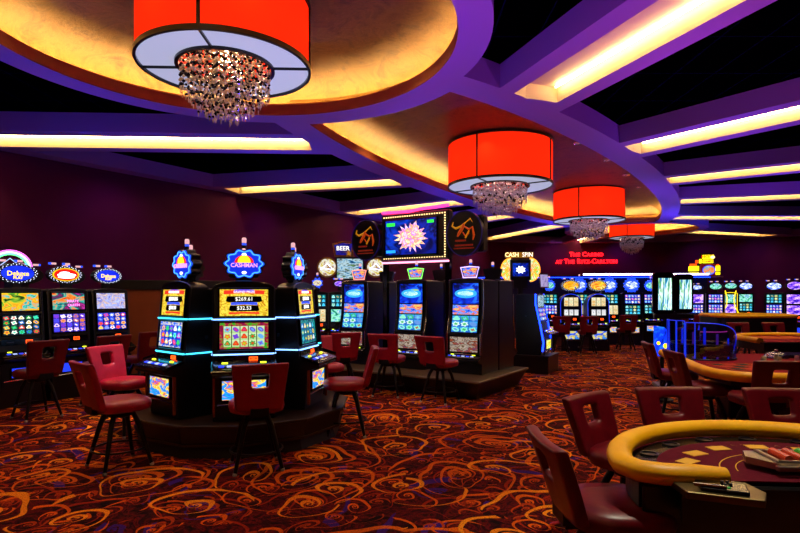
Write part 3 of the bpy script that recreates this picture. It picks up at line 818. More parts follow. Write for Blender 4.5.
def slot(label, x, y, fx, fy, bz, s, group='slot machines', name='slot_machine'):
    root = empty(name, (x, y, bz), face_rot(fx, fy), label, 'slot machine', group)
    Z = lambda a: a-bz
    w = s['w']; hw = w/2; prof = s['prof']; yb = s.get('back', .3)
    poly = [(yb, 0)]+[(a, Z(b)) for a, b in prof]+[(yb, Z(prof[-1][1]))]
    mb = MB().prism(poly, -hw, hw, 'x')
    yt, zt = prof[-1]
    if s.get('arch'):
        ah = s['arch']
        A = [(-hw, Z(zt)-.01)]+[(-hw*cos(PI*k/14), Z(zt)+ah*sin(PI*k/14)) for k in range(15)]+[(hw, Z(zt)-.01)]
        mb.prism(A, yt-.005, yb-.1, 'y')
    c = mb.build('cabinet', s.get('cab', M_blk), root, bevel=.008)
    # chrome edge trims along both front corners
    tr = MB()
    for sx in (-1, 1):
        tr.tube([(sx*(hw+.002), a-.002, Z(b)) for a, b in prof[s.get('t0', 3):]], s.get('tr', .008), 5)
    if s.get('arch'):
        tr.tube([(-(hw)*cos(PI*k/14), yt-.008, Z(zt)+s['arch']*sin(PI*k/14)) for k in range(15)], .008, 5)
    tr.build('edge_trim', s.get('trim', M_chrd), root)
    for q in s['screens']:
        o = screen(root, q['w'], q['y0'], Z(q['z0']), q['y1'], Z(q['z1']), q['mat'], q.get('name', 'screen'), q.get('label'))
        if q.get('text'):
            for (tx, size, mt, dx, dz) in q['text']: text(tx, size, mt, o, loc=(dx, -.012, dz), bold=0)
        for (lx, lz, rx_, rz_, mt) in q.get('logos', []):
            disc(MB(), ellip(rx_, rz_, 24), -.009, -.006, (lx, 0, lz)).build('logo', mt, o)
        if q.get('plaques'):
            for (pw, ph, dz) in q['plaques']:
                mb = MB().prism([(-pw/2, dz-ph*.3), (-pw*.42, dz-ph/2), (pw*.42, dz-ph/2), (pw/2, dz-ph*.3), (pw*.46, dz+ph/2), (-pw*.46, dz+ph/2)], -.0085, -.0055, 'y')
                mb.build('number_plaque', M_blkg, o)
        if q.get('ribbons'):
            for (pw, ph, dz, mt) in q['ribbons']:
                MB().prism([(-pw/2, dz-ph/2), (0, dz-ph*.2), (pw/2, dz-ph/2), (pw/2, dz+ph/2), (0, dz+ph*.7), (-pw/2, dz+ph/2)], -.008, -.0055, 'y').build('ribbon', mt, o)
    for (bzz, by) in s.get('bars', []):
        b = MB(); ym = by-.012
        b.tube([(-hw-.012, by+.32, Z(bzz)), (-hw-.012, ym+.02, Z(bzz)), (-hw+.02, ym-.01, Z(bzz)), (hw-.02, ym-.01, Z(bzz)), (hw+.012, ym+.02, Z(bzz)), (hw+.012, by+.32, Z(bzz))], .0075, 6)
        b.build('light_bar', s.get('barmat', M_cyan), root)
    if s.get('deck'):
        d = s['deck']; (y0, z0), (y1, z1) = d
        ang = atan2(z1-z0, y1-y0); L = math.hypot(y1-y0, z1-z0)
        o = MB().box((0, 0, 0), (w+.03, L, .035), bev=.008).build('button_deck', M_blkg, root)
        at_(o, (0, (y0+y1)/2, Z((z0+z1)/2)+.012), (ang, 0, 0))
        for k in range(6):
            MB().box((-hw*.72+k*w*.13, -L*.08, .02), (w*.09, L*.14, .010), bev=.003).build('button', M_btn if k % 2 else M_bluep, o)
        for sx in (-1, 1): MB().box((sx*hw*.62, L*.22, .022), (w*.10, L*.10, .012), bev=.004).build('button', M_lime, o)
        MB().box((0, -L*.36, .02), (w*.7, .012, .006)).build('chrome_strip', M_chr, o)
    if s.get('panel'):
        (y0, z0), (y1, z1) = s['panel']
        ang = atan2(y1-y0, z1-z0)
        o = MB().box((0, 0, 0), (w*.9, .012, math.hypot(y1-y0, z1-z0)), bev=.003).build('display_panel', M_blkg, root)
        at_(o, (0, (y0+y1)/2-.005, Z((z0+z1)/2)), (-ang, 0, 0))
        h = z1-z0
        b = MB(); 
        for dz in (-1, 1): b.box((.09, -.009, dz*h*.22), (.085, .006, .009))
        for dx in (-1, 1): b.box((.09+dx*.038, -.009, 0), (.009, .006, h*.44))
        b.box((.09, -.009, 0), (.04, .006, .007))
        b.build('orange_readout', M_org, o)
        MB().box((-.15, -.008, 0), (.09, .006, h*.2)).build('card_slot', M_chrd, o)
    if s.get('belly'):
        q = s['belly']
        o = screen(root, q['w'], q['y'], Z(q['z0']), q['y'], Z(q['z1']), q['mat'], 'belly_panel')
        for sx in (-1, 1):
            MB().box((sx*(hw-.012), q['y']-.012, Z((q['z0']+q['z1'])/2)-.05), (.02, .03, q['z1']-q['z0']+.22), bev=.004).build('side_post', q.get('post', M_wedge), root)
        MB().tube([(-hw*.85, q['y']-.015, Z(q['z0'])-.05), (0, q['y']-.03, Z(q['z0'])-.035), (hw*.85, q['y']-.015, Z(q['z0'])-.05)], .008, 5).build('chrome_strip', M_chr, root)
    if s.get('topper'): s['topper'](root, Z)
    # lock and vents on the side
    for sx in (-1, 1): MB().box((sx*(hw+.003), min(yb-.12, .0), Z(1.15)), (.008, .03, .03), bev=.003).build('side_lock', M_chrd, root)
    return root

# the round pod ------------------------------------------------------------
PX, PY = -1.83, 6.45
pb = empty('pod_base', (PX, PY, 0), 0, 'round dark stepped plinth carrying the nearest ring of slot machines', 'plinth')
N8 = 12
def ngon(r, n=N8, off=0.0): return [(r*cos(2*PI*(k+.5)/n+off), r*sin(2*PI*(k+.5)/n+off)) for k in range(n)]
OFF = math.radians(-90+16)-PI/12
mb = MB()
for r0, z0, r1, z1 in ((1.14, 0, 1.10, .12), (1.16, .12, 1.20, .30)):
    a, b = ngon(r0, off=OFF), ngon(r1, off=OFF); n = N8
    mb.add([(p[0], p[1], z0) for p in a]+[(p[0], p[1], z1) for p in b], [tuple(range(n))[::-1], tuple(range(n, 2*n))]+[(i, (i+1) % n, n+(i+1) % n, n+i) for i in range(n)])
mb.build('plinth_body', M_dark, pb)
MB().prism(ngon(1.23, off=OFF), .30, .335).build('plinth_top', M_wedge, pb, bevel=.008)
cc = empty('centre_column', (PX, PY, .336), 0, 'dark wood column filling the middle of the round slot pod', 'column')
MB().prism(ngon(.40, 6, OFF), 0, 1.28).build('column_shaft', M_wedge, cc)
MB().prism(ngon(.43, 6, OFF), 1.28, 1.31).build('column_cap', M_dark, cc)
for zz in (.13,):
    MB().prism(ngon(1.18, off=OFF), zz-.01, zz+.012).build('kick_trim', M_wedge, pb)
def pod_spec(s1, t1, t2, low, panel=None, words='CASHMAN'):
    rb = glow('ribbon_red', 'e03020', 1.3); bb = glow('ribbon_blue', '3050f0', 1.3)
    return dict(w=.60, back=.12, arch=.07, t0=4,
        prof=[(-.30, .335), (-.32, .50), (-.33, .76), (-.47, .80), (-.47, .825), (-.24, .905), (-.235, 1.0), (-.17, 1.66)],
        screens=[dict(w=.475, y0=-.228, z0=1.045, y1=-.203, z1=1.305, mat=low, name='lower_screen'),
                 dict(w=.475, y0=-.198, z0=1.375, y1=-.174, z1=1.645, mat=A_gold, name='upper_screen',
                      plaques=[(.36, .062, .035), (.30, .06, -.058)],
                      ribbons=[(.40, .04, .105, rb), (.26, .028, -.012, bb), (.3, .02, -.108, rb), (.2, .028, .118, bb)],
                      text=[(t1, .055, M_whiteP, 0, .036), (t2, .053, M_whiteP, 0, -.057), ('GRAND PRIZE', .034, M_whiteP, 0, .108)])],
        bars=[(.99, -.235), (1.343, -.205)], barmat=M_cyan if low is R_pod else M_ice, panel=((-.241, .912), (-.237, .975)),
        deck=((-.475, .825), (-.25, .90)), belly=dict(w=.42, y=-.335, z0=.55, z1=.74, mat=A_belly, post=plain('copper_post', 'a04a20', .3, .6)),
        topper=lambda r, Z: topper_gear(r, Z(1.915), .205, .155, words))
pods = [(16, '$269.61', '$32.53', R_mid, 'central slot machine of the round pod facing us, reading $269.61'),
        (-40, '$264.16', '$31.51', R_pod, 'left slot machine of the round pod turned left, reading $264.16'),
        (79, '$261.08', '$30.12', R_side, 'right slot machine of the round pod turned away to the right'),
        (136, '$261.08', '$30.12', R_pod, 'slot machine on the far right side of the round pod, topper seen from behind'),
        (196, '$261.08', '$30.12', R_mid, 'far side slot machine of the round pod, back to back with the central one'),
        (-104, '$261.08', '$30.12', R_side, 'slot machine at far left rear of the round pod, topper seen from behind')]
for a, t1, t2, low, L in pods:
    fx, fy = sin(math.radians(a)), -cos(math.radians(a))
    q = .66 if a != 79 else .56
    slot(L, PX+fx*q, PY+fy*q, fx, fy, .335, pod_spec(None, t1, t2, low), 'slot machines on the round pod')

# left wall bank -------------------------------------------------------------
def wall_spec(up, low, face, words, sub, title=None, tm=None, big=1.0, bulbs=21):
    tx = [(title[0], .055, tm, .06, .0), (title[1], .055, tm, .07, -.06)] if title else None
    return dict(w=.58, back=.28, arch=.045, t0=4, trim=M_chrd,
        prof=[(-.28, 0), (-.28, .62), (-.42, .68), (-.42, .70), (-.25, .76), (-.235, .98), (-.16, 1.64)],
        screens=[dict(w=.47, y0=-.232, z0=1.02, y1=-.205, z1=1.29, mat=low, name='lower_screen'),
                 dict(w=.47, y0=-.196, z0=1.36, y1=-.168, z1=1.61, mat=up, name='upper_screen', text=tx)],
        panel=((-.247, .87), (-.238, .96)), deck=((-.43, .70), (-.26, .77)),
        belly=dict(w=.30, y=-.285, z0=.42, z1=.55, mat=M_bluep, post=M_blk),
        topper=lambda r, Z: topper_oval(r, Z(1.90), .27*big, .145*big, face, words, sub, bulbs=bulbs))
F_dx = art('deluxe_blue_face', ['0818c0', '1028e8', '1838f8', '0820d0'], 1.5, .5, 1.3)
F_rw = art('red_white_face', ['f0c020', 'f0d020', 'e8b010', 'f0d828'], 1.4, .8, 1.4, sz=(.6, 1, 2.4), seed=.4)
M_titl = glow('title_pink', 'ff80e0', 2)
ax = Vector((SA, CA)); pr = Vector((CA, -SA))
LB = [(-5.45, 7.9), (-5.12, 8.5), (-4.76, 9.06)]
specs = [(wall_spec(A_l1, R_l1, F_dx, 'Deluxe', 'PLAY', big=1.0), 'slot machine at far left with blue oval Deluxe topper and green and orange upper screen'),
         (wall_spec(A_l2, R_l2, F_rw, None, None, ('PIRATE', 'QUEEN'), M_titl, .92), 'second slot machine from the left with red and white oval topper'),
         (wall_spec(A_l3, R_l3, F_dx, 'Deluxe', 'PLAY', big=.86), 'third slot machine from the left with blue oval topper and pale blue upper screen')]
for (x, y), (s, L) in zip(LB, specs): slot(L, x-.83*.2, y+.557*.2, .83, -.557, 0, s, 'slot machines along the left wall')
# machines back to back behind them
for i, (x, y) in enumerate(LB):
    s = wall_spec(A_l3, R_l2, F_dx, None, None, bulbs=0, big=.95)
    slot(('slot machine backing the leftmost Deluxe machine, facing the wall', 'slot machine backing the second left machine, its dark oval topper beside the red one', 'slot machine backing the third left machine, its dark oval topper beside the blue one')[i],
         x-.83*.90-.1, y+.557*.90-.22, -.83, .557, 0, s, 'slot machines backing the left wall bank')
# rainbow sign
rs = empty('rainbow_sign', (-6.45, 9.1, 2.02), face_rot(.5, -.86), 'arched rainbow neon sign above the leftmost slot machines', 'sign')
for i, (r, c) in enumerate(((.30, 'f060e0'), (.27, 'b8e8ff'), (.24, '60ff90'))):
    MB().tube([(r*cos(a), 0, r*sin(a)+.0) for a in [PI*k/20 for k in range(21)]], .014, 6).build('neon_arc', glow('neon_'+c, c, 3), rs)
MB().tube([(-.19, -.01, .0), (0, -.01, .17), (.19, -.01, 0)], .009, 5).build('neon_roof', M_btn, rs)
MB().box((0, .04, .02), (.7, .05, .14), bev=.01).build('sign_back', M_blk, rs)
MB().box((0, .04, -1.0), (.16, .06, 1.9)).build('sign_post', M_blk, rs)

# partition with wood panel behind the left bank
pt = empty('low_partition', (-4.25, 10.55, 0), face_rot(.35, -.93), 'low partition with a lit brown wood panel and black cap behind the left slot machines', 'partition')
MB().box((0, 0, .84), (2.3, .12, 1.68)).build('wood_panel', mottled('tan_wood_panel', '8a4414', '984e1a', 2, .55), pt)
MB().box((0, 0, 1.77), (2.6, .22, .18), bev=.01).build('black_cap', M_dark, pt)
MB().box((0, -.07, .06), (2.3, .03, .12)).build('kick_board', M_dark, pt)

# tall curved bank --------------------------------------------------------------
AXV, PRV = Vector((.557, .83)), Vector((.83, -.557))
P0 = Vector((1.12, 8.18))
c = P0+AXV*.95-PRV*1.55
tb = empty('bank_base', (c.x, c.y, 0), face_rot(-.557, -.83), 'dark flared plinth under the three tall curved slot machines', 'plinth')
mb = MB()
lo, hi = (1.5, .82), (1.62, .98)
mb.add([(sx*lo[0], sy*lo[1], 0) for sx, sy in ((-1, -1), (1, -1), (1, 1), (-1, 1))]+[(sx*hi[0], sy*hi[1], .27) for sx, sy in ((-1, -1), (1, -1), (1, 1), (-1, 1))],
       [(3, 2, 1, 0), (4, 5, 6, 7), (0, 1, 5, 4), (1, 2, 6, 5), (2, 3, 7, 6), (3, 0, 4, 7)])
mb.build('plinth_body', M_dark, tb)
MB().box((0, 0, .285), (3.28, 2.0, .035), bev=.008).build('plinth_top', plain('pale_edge_laminate', '5a4a38', .3), tb)
MB().box((0, -.86, .12), (2.6, .03, .03)).build('toe_rail', M_chr, tb)
def tall_spec(edge, seed):
    return dict(w=.62, back=.36, t0=4, trim=M_chr, arch=.03,
        prof=[(-.28, .30), (-.28, .47), (-.42, .52), (-.42, .545), (-.29, .60), (-.30, .94), (-.24, 1.2), (-.215, 1.5), (-.23, 1.80), (-.23, 1.82)],
        screens=[dict(w=.47, y0=-.295, z0=.975, y1=-.243, z1=1.24, mat=R_b2, name='reel_screen'),
                 dict(w=.47, y0=-.240, z0=1.262, y1=-.226, z1=1.42, mat=A_bl2, name='banner_screen'),
                 dict(w=.47, y0=-.220, z0=1.442, y1=-.232, z1=1.775, mat=A_bl, name='upper_screen', logos=[(0, .0, .20, .075, glow('logo_blue', '30a8f8', 1.3)), (.0, .0, .15, .04, glow('logo_pale', 'c8e8ff', 1.5)), (.08, .06, .08, .016, glow('logo_lime', 'b0d840', 1.0))])],
        deck=((-.42, .545), (-.30, .60)),
        belly=dict(w=.50, y=-.302, z0=.66, z1=.90, mat=art('panel_photos', ['181010', 'a08060', 'e0d0c0', '403030', 'd06030', '304080'], 5, 1, .7), post=M_chr),
        topper=lambda r, Z: topper_trap(r, Z(1.965), .36, .20, edge))
E_p, E_g, E_v = glow('neon_coral', 'ff8878', 2.4), glow('neon_lime', '80ff60', 2.4), glow('neon_lilac', 'c8a8ff', 2.4)
TB = [((-.85, 10.3), E_p, 'left tall slot machine under the hanging screen with coral neon topper'),
      ((.2, 9.6), E_g, 'middle tall slot machine under the hanging screen with green neon topper'),
      ((1.08, 9.0), E_v, 'right tall slot machine of the raised bank with lilac neon topper')]
for (x, y), e, L in TB:
    slot(L, x+AXV.x*.23, y+AXV.y*.23, -.557, -.83, .302, tall_spec(e, 0), 'tall curved slot machines')
for i, ((x, y), e, L) in enumerate(TB):
    slot('slot machine backing the %s tall curved machine, only its rear and topper showing' % ('left', 'middle', 'right')[i],
         x+AXV.x*.99, y+AXV.y*.99, .557, .83, .302, tall_spec((E_v, E_g, E_p)[i], 0), 'slot machines backing the tall bank')

# the big sign on two posts
sg = empty('overhead_sign', (.11+AXV.x*.62, 9.6+AXV.y*.62, 0), face_rot(-.557, -.83), 'large overhead game screen on two posts with pink neon edge and bulb border', 'sign')
S0 = -.30
for sx in (-1, 1): MB().box((sx*.66, S0, .30+.98), (.09, .07, 1.96)).build('sign_post', M_blkg, sg)
MB().box((0, S0, 2.63), (1.42, .16, .86), bev=.02).build('sign_housing', M_blk, sg)
so = screen(sg, 1.08, S0-.085, 2.31, S0-.085, 2.93, A_show, 'sign_screen', x=-.06, bm=M_blkg)
fb = []
rn = random.Random(3)
for k in range(36):
    a = 2*PI*k/36; q = .27*(1+.35*rn.random()*(1 if k % 2 else -1)); fb.append((q*cos(a)*1.05, q*sin(a)*.85))
disc(MB(), fb, -.012, -.007).build('fire_burst', A_burst, so)
MB().box((-.42, -.01, .24), (.18, .006, .06)).build('corner_caption', glow('green_caption', '30e040', 1.5), so)
MB().box((.42, -.01, .25), (.13, .006, .05)).build('corner_caption', glow('green_caption', '30e040', 1.5), so)
MB().box((-.42, -.01, -.25), (.2, .006, .05)).build('corner_caption', glow('blue_caption', '2090ff', 1.8), so)
b = MB()
for k in range(26): b.box((-.64+k*.0512, S0-.09, 3.0), (.014, .014, .02))
for k in range(16): b.box((.64, S0-.09, 2.28+k*.045), (.018, .014, .018))
for k in range(26): b.box((-.64+k*.0512, S0-.09, 2.245), (.014, .014, .014))
b.build('bulb_border', M_gbulb, sg)
MB().tube([(-.70, S0-.06, 3.10), (-.1, S0-.08, 3.08), (.2, S0-.08, 3.11), (.70, S0-.06, 3.13)], .028, 8).build('pink_neon_tube', M_pink, sg)
MB().tube([(-.70, S0-.06, 2.17), (.70, S0-.06, 2.17)], .016, 8).build('pink_neon_tube', glow('pale_pink_neon', 'ff90b8', 3), sg)
for sx, L in ((-1, 'black disc at left of the overhead game screen bearing an orange long-horned bull'), (1, 'black disc at right of the overhead game screen bearing an orange long-horned bull')):
    p = Vector((.11, 9.6))+AXV*.30+PRV*(1.0 if sx > 0 else -1.08)
    d = empty('bull_disc', (p.x, p.y, 2.62), face_rot(-.557, -.83), L, 'sign', 'bull discs')
    disc(MB(), ellip(.33, .38, 48), -.06, .06).build('disc_body', M_blk, d)
    MB().tube([(.33*cos(a), -.06, .38*sin(a)) for a in [2*PI*k/48 for k in range(48)]], .008, 5, closed=True).build('disc_rim', glow('dim_violet_rim', '2818a0', .15), d)
    MB().box((0, .14, 0), (.62, .2, .62), bev=.03).build('disc_housing', M_blk, d)
    MB().box((-sx*.36, .12, .1), (.34, .06, .10)).build('disc_arm', M_blk, d)
    ob, yb_ = glow('bull_orange', 'e05010', .4), glow('bull_yellow', 'e09010', .55)
    e = MB()
    e.tube([(-.20, -.066, .20), (-.22, -.066, .13), (-.15, -.066, .09), (-.05, -.066, .12), (.02, -.066, .17), (.06, -.066, .20)], [.008, .016, .02, .018, .012, .006], 6)
    e.tube([(.02, -.066, .17), (.12, -.066, .24), (.16, -.066, .18)], [.006, .014, .004], 6)
    e.build('bull_horns', yb_, d)
    e = MB()
    e.tube([(.0, -.066, .16), (-.03, -.066, .08), (-.09, -.066, .0), (-.12, -.066, -.05)], [.02, .03, .026, .012], 6)
    e.tube([(.0, -.066, .12), (.10, -.066, .06), (.16, -.066, .10), (.19, -.066, -.04), (.17, -.066, -.12)], [.014, .02, .016, .02, .008], 6)
    e.tube([(-.02, -.066, .02), (.04, -.066, -.06), (.10, -.066, .0)], [.01, .016, .008], 6)
    e.build('bull_body', ob, d)
    e = MB(); e.tube([(.03, -.068, -.08), (.10, -.068, .04)], .014, 6); e.build('bull_leg', yb_, d)
    e = MB(); e.box((0, -.064, -.20), (.34, .008, .028)); e.box((0, -.064, -.25), (.38, .008, .02)); e.box((-.06, -.064, -.12), (.2, .008, .03)); e.build('caption_bars', glow('dim_red_caption', 'a02810', .35), d)

# machines behind the tall bank -------------------------------------------------
def tower_spec(up, low, w=.5, belly=M_bluep, bar=None, top=None, zt=1.62, z=0.0, cab=M_blk):
    return dict(w=w, back=.26, arch=.03, t0=4, cab=cab,
        prof=[(-.26, z), (-.26, .62), (-.38, .68), (-.38, .70), (-.22, .76), (-.21, .98), (-.16, zt)],
        screens=[dict(w=w*.8, y0=-.208, z0=.96, y1=-.19, z1=1.24, mat=low, name='lower_screen'),
                 dict(w=w*.8, y0=-.186, z0=1.30, y1=-.166, z1=zt-.04, mat=up, name='upper_screen')],
        panel=((-.222, .83), (-.212, .93)), deck=((-.39, .70), (-.23, .77)),
        belly=dict(w=w*.6, y=-.265, z0=.40, z1=.56, mat=belly, post=M_blk), topper=top)
def st(mat, z=1.84, r=.17, n=12, inner=.74): return lambda root, Z: topper_star(root, Z(z), r, mat, n=n, inner=inner)
def ov(mat, words=None, z=1.84, rx=.25, rz=.15, bulbs=0, wm=None): return lambda root, Z: topper_oval(root, Z(z), rx, rz, mat, words, bulbs=bulbs, wm=wm)
slot('narrow slot machine right of the pod with teal upper screen and orange flower topper', -1.95, 13.0, .1, -1, 0, tower_spec(R_far3, R_far2, top=st(A_gmed, 1.86, .14, 8, .7)), 'slot machines behind the tall bank')
slot('narrow slot machine left of the coral topped tall machine with green lower screen', -1.42, 13.0, .1, -1, 0, tower_spec(R_far3, A_teal, top=ov(A_vio, None, 1.84, .16, .08)), 'slot machines behind the tall bank')
slot('slot machine behind the left tall curved machine', -.75, 13.2, .1, -1, 0, tower_spec(R_far, R_far3), 'slot machines behind the tall bank')
ms = empty('medallion_sign', (-1.28, 13.5, 0), face_rot(.1, -1), 'prize board between two gold medallions on a post behind the tall bank', 'sign')
MB().box((.05, 0, 1.0), (.1, .08, 2.0)).build('sign_post', M_blk, ms)
screen(ms, .62, -.06, 1.98, -.06, 2.46, A_board, 'prize_board', x=.05, bm=M_chrd)
MB().box((.05, 0, 2.22), (.7, .1, .56)).build('sign_housing', M_blk, ms)
for dx in (-.50, .68):
    m = disc(MB(), ellip(.25, .25, 32), -.04, .04).build('medallion', M_brass, ms); m.location = (dx, -.04, 2.25)
    disc(MB(), ellip(.21, .21, 32), -.05, -.038).build('medallion_face', A_gmed, m)
    MB().tube([(-.16, -.056, -.06), (.0, -.056, .09), (.16, -.056, -.06), (-.16, -.056, -.02)], .014, 6).build('medallion_emblem', M_white, m)
MB().box((.1, .03, 2.25), (1.2, .04, .06)).build('sign_arm', M_blk, ms)
bs = disc(MB(), [(-.26, .15), (0, .21), (.26, .19), (.24, -.17), (-.2, -.17)], -.03, .03).build('marquee', M_brass, ms); bs.location = (-.12, -.03, 2.68)
disc(MB(), [(-.22, .11), (0, .165), (.22, .15), (.2, -.13), (-.16, -.13)], -.036, -.026).build('marquee_face', art('beer_face', ['08083a', '1818a0', '101060', 'c08010'], 2, .5, .9), bs)
text('BEER', .15, M_whiteP, bs, loc=(.0, -.04, .03), bold=.002)

# CASH SPIN unit -------------------------------------------------------------
def spin_spec():
    return dict(w=.62, back=.21, arch=0, t0=1, tr=.017, trim=M_blue,
        prof=[(-.30, .36), (-.34, .44), (-.36, .62), (-.30, .95), (-.20, 1.40), (-.20, 1.60)],
        screens=[dict(w=.5, y0=-.27, z0=1.05, y1=-.215, z1=1.30, mat=R_far, name='lower_screen'),
                 dict(w=.5, y0=-.205, z0=1.34, y1=-.202, z1=1.57, mat=A_board, name='upper_screen')],
        deck=((-.50, .78), (-.34, .84)),
        belly=dict(w=.40, y=-.365, z0=.48, z1=.66, mat=art('yellow_belly', ['c09010', 'f0e020', 'f8f8a0', '40a020'], 3, 1, 1.3), post=M_chr))
csb = empty('bank_base', (2.72, 11.55, 0), face_rot(.87, -.49), 'black box plinth under the blue neon edged machine', 'plinth')
MB().box((0, .25, .17), (.85, 1.5, .34), bev=.01).build('plinth_body', M_blk, csb)
MB().box((0, .25, .35), (.88, 1.54, .02)).build('plinth_top', M_dark, csb)
slot('slot machine with bright blue neon edge turned right, under the wheel sign', 2.72, 11.5, .87, -.49, .361, spin_spec(), 'neon edged slot machines')
slot('slot machine with blue neon edge turned left, back to back under the wheel sign', 2.15, 11.84, -.87, .49, .361, spin_spec(), 'neon edged slot machines')
cs = empty('wheel_sign', (2.59, 11.85, 0), face_rot(-.1, -1), 'lit sign lettered Cash Spin above half wheels and a blue screen', 'sign')
MB().box((0, 0, 1.05), (.10, .08, 1.38)).build('sign_post', M_blk, cs); cs_h = MB().box((0, 0, 2.12), (.44, .12, .44), bev=.01).build('sign_housing', M_blk, cs)
MB().box((0, 0, 1.82), (.3, .08, .2)).build('sign_neck', M_blk, cs)
so = screen(cs, .34, -.065, 1.98, -.065, 2.26, A_show, 'sign_screen', bm=M_chrd)
P = [((.11 if k % 2 else .07)*cos(PI*k/8), (.09 if k % 2 else .055)*sin(PI*k/8)) for k in range(16)]
disc(MB(), P, -.014, -.008).build('snow_star', M_white, so)
wheel_m = art('wheel_wedges', ['e07010', 'f0e040', '60d040', 'f8f8e0', 'f0a020', 'e0e860'], 4, 1, 1.2)
for sx in (-1, 1):
    P = [(sx*(.2+.21*cos(a)), .25*sin(a)) for a in [-PI/2+PI*k/16 for k in range(17)]]
    w = disc(MB(), P, -.03, .02, (0, 0, 0)).build('half_wheel', wheel_m, cs); w.location = (0, 0, 2.12)
    MB().tube([(p[0], -.032, p[1]) for p in P], .013, 6).build('wheel_rim', glow('wheel_orange', 'ffa028', 2), w)
    for k in range(1, 6):
        a = -PI/2+PI*k/6; MB().tube([(sx*.22, -.034, 0), (sx*(.2+.2*cos(a)), -.034, .24*sin(a))], .005, 4).build('wheel_spoke', M_org, w)
m = MB().box((-.02, 0, 2.44), (.60, .06, .12), bev=.01).build('letter_board', glow('amber_board', 'b87808', .5), cs)
text('CASH', .135, glow('cream_letter', 'fff0a8', 2.2), cs, loc=(-.18, -.04, 2.44), bold=.001, sx=.85)
text('SPIN', .135, M_whiteP, cs, loc=(.15, -.04, 2.44), bold=.001, sx=.85)
mo = empty('tilted_monitor', (2.93, 11.2, 1.62), face_rot(.25, -1), 'small pale monitor standing right of the wheel sign', 'monitor')
MB().box((0, 0, .25), (.20, .03, .30), Matrix.Rotation(-.15, 3, 'X'), bev=.01).build('monitor_housing', M_chr, mo)
MB().box((0, -.02, .25), (.16, .012, .25), Matrix.Rotation(-.15, 3, 'X')).build('monitor_screen', art('pale_violet_screen', ['8070b0', 'c0b0e0', '9888c8'], 2, .5, .9), mo)
MB().box((0, .0, .05), (.04, .03, .12)).build('monitor_arm', M_blk, mo)

# back rows ------------------------------------------------------------------
def round_spec(face):
    return dict(w=.58, back=.28, arch=.26, t0=4, trim=M_bluep, cab=plain('navy_cabinet', '0a1038', .3),
        prof=[(-.28, 0), (-.28, .62), (-.40, .68), (-.40, .70), (-.24, .76), (-.22, 1.05), (-.20, 1.34)],
        screens=[dict(w=.42, y0=-.222, z0=1.0, y1=-.215, z1=1.16, mat=reel('reel_windows', 3, 1, ['e8e8e8', 'ffffff', 'c0c8d0'], 'f0f0f0', 'd8d8e0', 1.0, .3, .1, 77), name='reel_window'),
                 dict(w=.40, y0=-.206, z0=1.26, y1=-.202, z1=1.50, mat=R_far2, name='pay_glass')],
        panel=((-.24, .84), (-.225, .94)), deck=((-.41, .70), (-.25, .77)),
        belly=dict(w=.40, y=-.285, z0=.34, z1=.56, mat=art('yellow_blue_belly', ['1838c0', '2860f0', 'f0e030', '1030b0', '40a0f0'], 2, 1, 1.2), post=M_blk),
        topper=lambda r, Z: topper_oval(r, Z(1.84), .27, .16, face, bulbs=24, y=-.12))
F_go = art('gold_oval_face', ['4010a0', 'f0c020', 'f08010', 'f0e060', '3818b0'], 2, .6, 1.3)
F_go2 = art('gold_oval_face_two', ['e0b010', 'f0e040', 'f06010', 'f8f080', 'd09010'], 2, .6, 1.2)
slot('round-topped slot machine by the back partition, left of two, with violet and gold oval', 4.83, 15.7, -.05, -1, 0, round_spec(F_go), 'round-topped slot machines')
slot('round-topped slot machine by the back partition, right of two, with yellow oval', 5.6, 15.7, -.05, -1, 0, round_spec(F_go2), 'round-topped slot machines')
cabn = plain('navy_cabinet', '0a1038', .3)
BR = [(579, 17.6, A_star, R_far3, R_far2, 'blue star-topped slot machine half hidden between the two round-topped ones'),
      (609, 17.6, A_star, R_far3, R_far2, 'blue star-topped slot machine just right of the round-topped pair'),
      (631, 17.4, A_star, R_far, R_far3, 'blue star-topped slot machine with wide pale screens above the rightmost back stool'),
      (549, 17.8, A_teal, R_far3, R_far, 'slot machine with green lit top between the neon edged machine and the round-topped pair'),
      (650, 18.2, A_teal, R_far, R_far3, 'slot machine with teal topper just left of the tall twin displays')]
for px, Y, f, u, l, L in BR:
    slot(L, (px-400)/550*Y, Y, -.15, -1, 0, tower_spec(u, l, .57, belly=A_belly, top=st(f, 1.88, .25 if f is A_star else .2, 14, .82), cab=cabn), 'blue slot machines before the back partition')
FR = [(697, 18.6, tower_spec(A_vio, R_far, .5, top=ov(A_star, None, 1.82, .2, .09)), 'slot machine just right of the twin displays with a blue and red screen'),
      (716, 18.8, tower_spec(R_far, R_far, .52, top=ov(A_teal, None, 1.86, .22, .13)), 'slot machine under the yellow sign with two bright violet screens'),
      (731, 19.0, None, 'slot machine with curved gold outline and pale round top'),
      (746, 21.0, tower_spec(A_teal, R_far3, .52, top=ov(A_star, None, 1.9, .26, .16)), 'slot machine with green and teal screens, right of the gold outlined one'),
      (774, 18.4, tower_spec(R_far3, R_far, .54, top=ov(A_star, None, 1.86, .26, .15), cab=cabn), 'second machine from the right edge, with blue oval topper'),
      (795, 17.2, tower_spec(A_vio, A_vio, .54, top=ov(A_vio, None, 1.86, .26, .16), cab=cabn), 'rightmost slot machine, with pink and violet oval topper')]
for px, Y, s, L in FR:
    gold = s is None
    if gold: s = tower_spec(A_teal, A_vio, .38, top=ov(A_teal, None, 1.88, .22, .12)); s['trim'] = M_yel
    r = slot(L, (px-400)/550*Y, Y, -.55, -.83, 0, s, 'slot machines along the far right')
    if gold:
        for sx in (-1, 1):
            MB().tube([(sx*.16, -.25, 1.72), (sx*.10, -.27, 1.45), (sx*.12, -.28, 1.2), (sx*.26, -.3, .9)], .018, 6).build('gold_curve', M_yel, r)

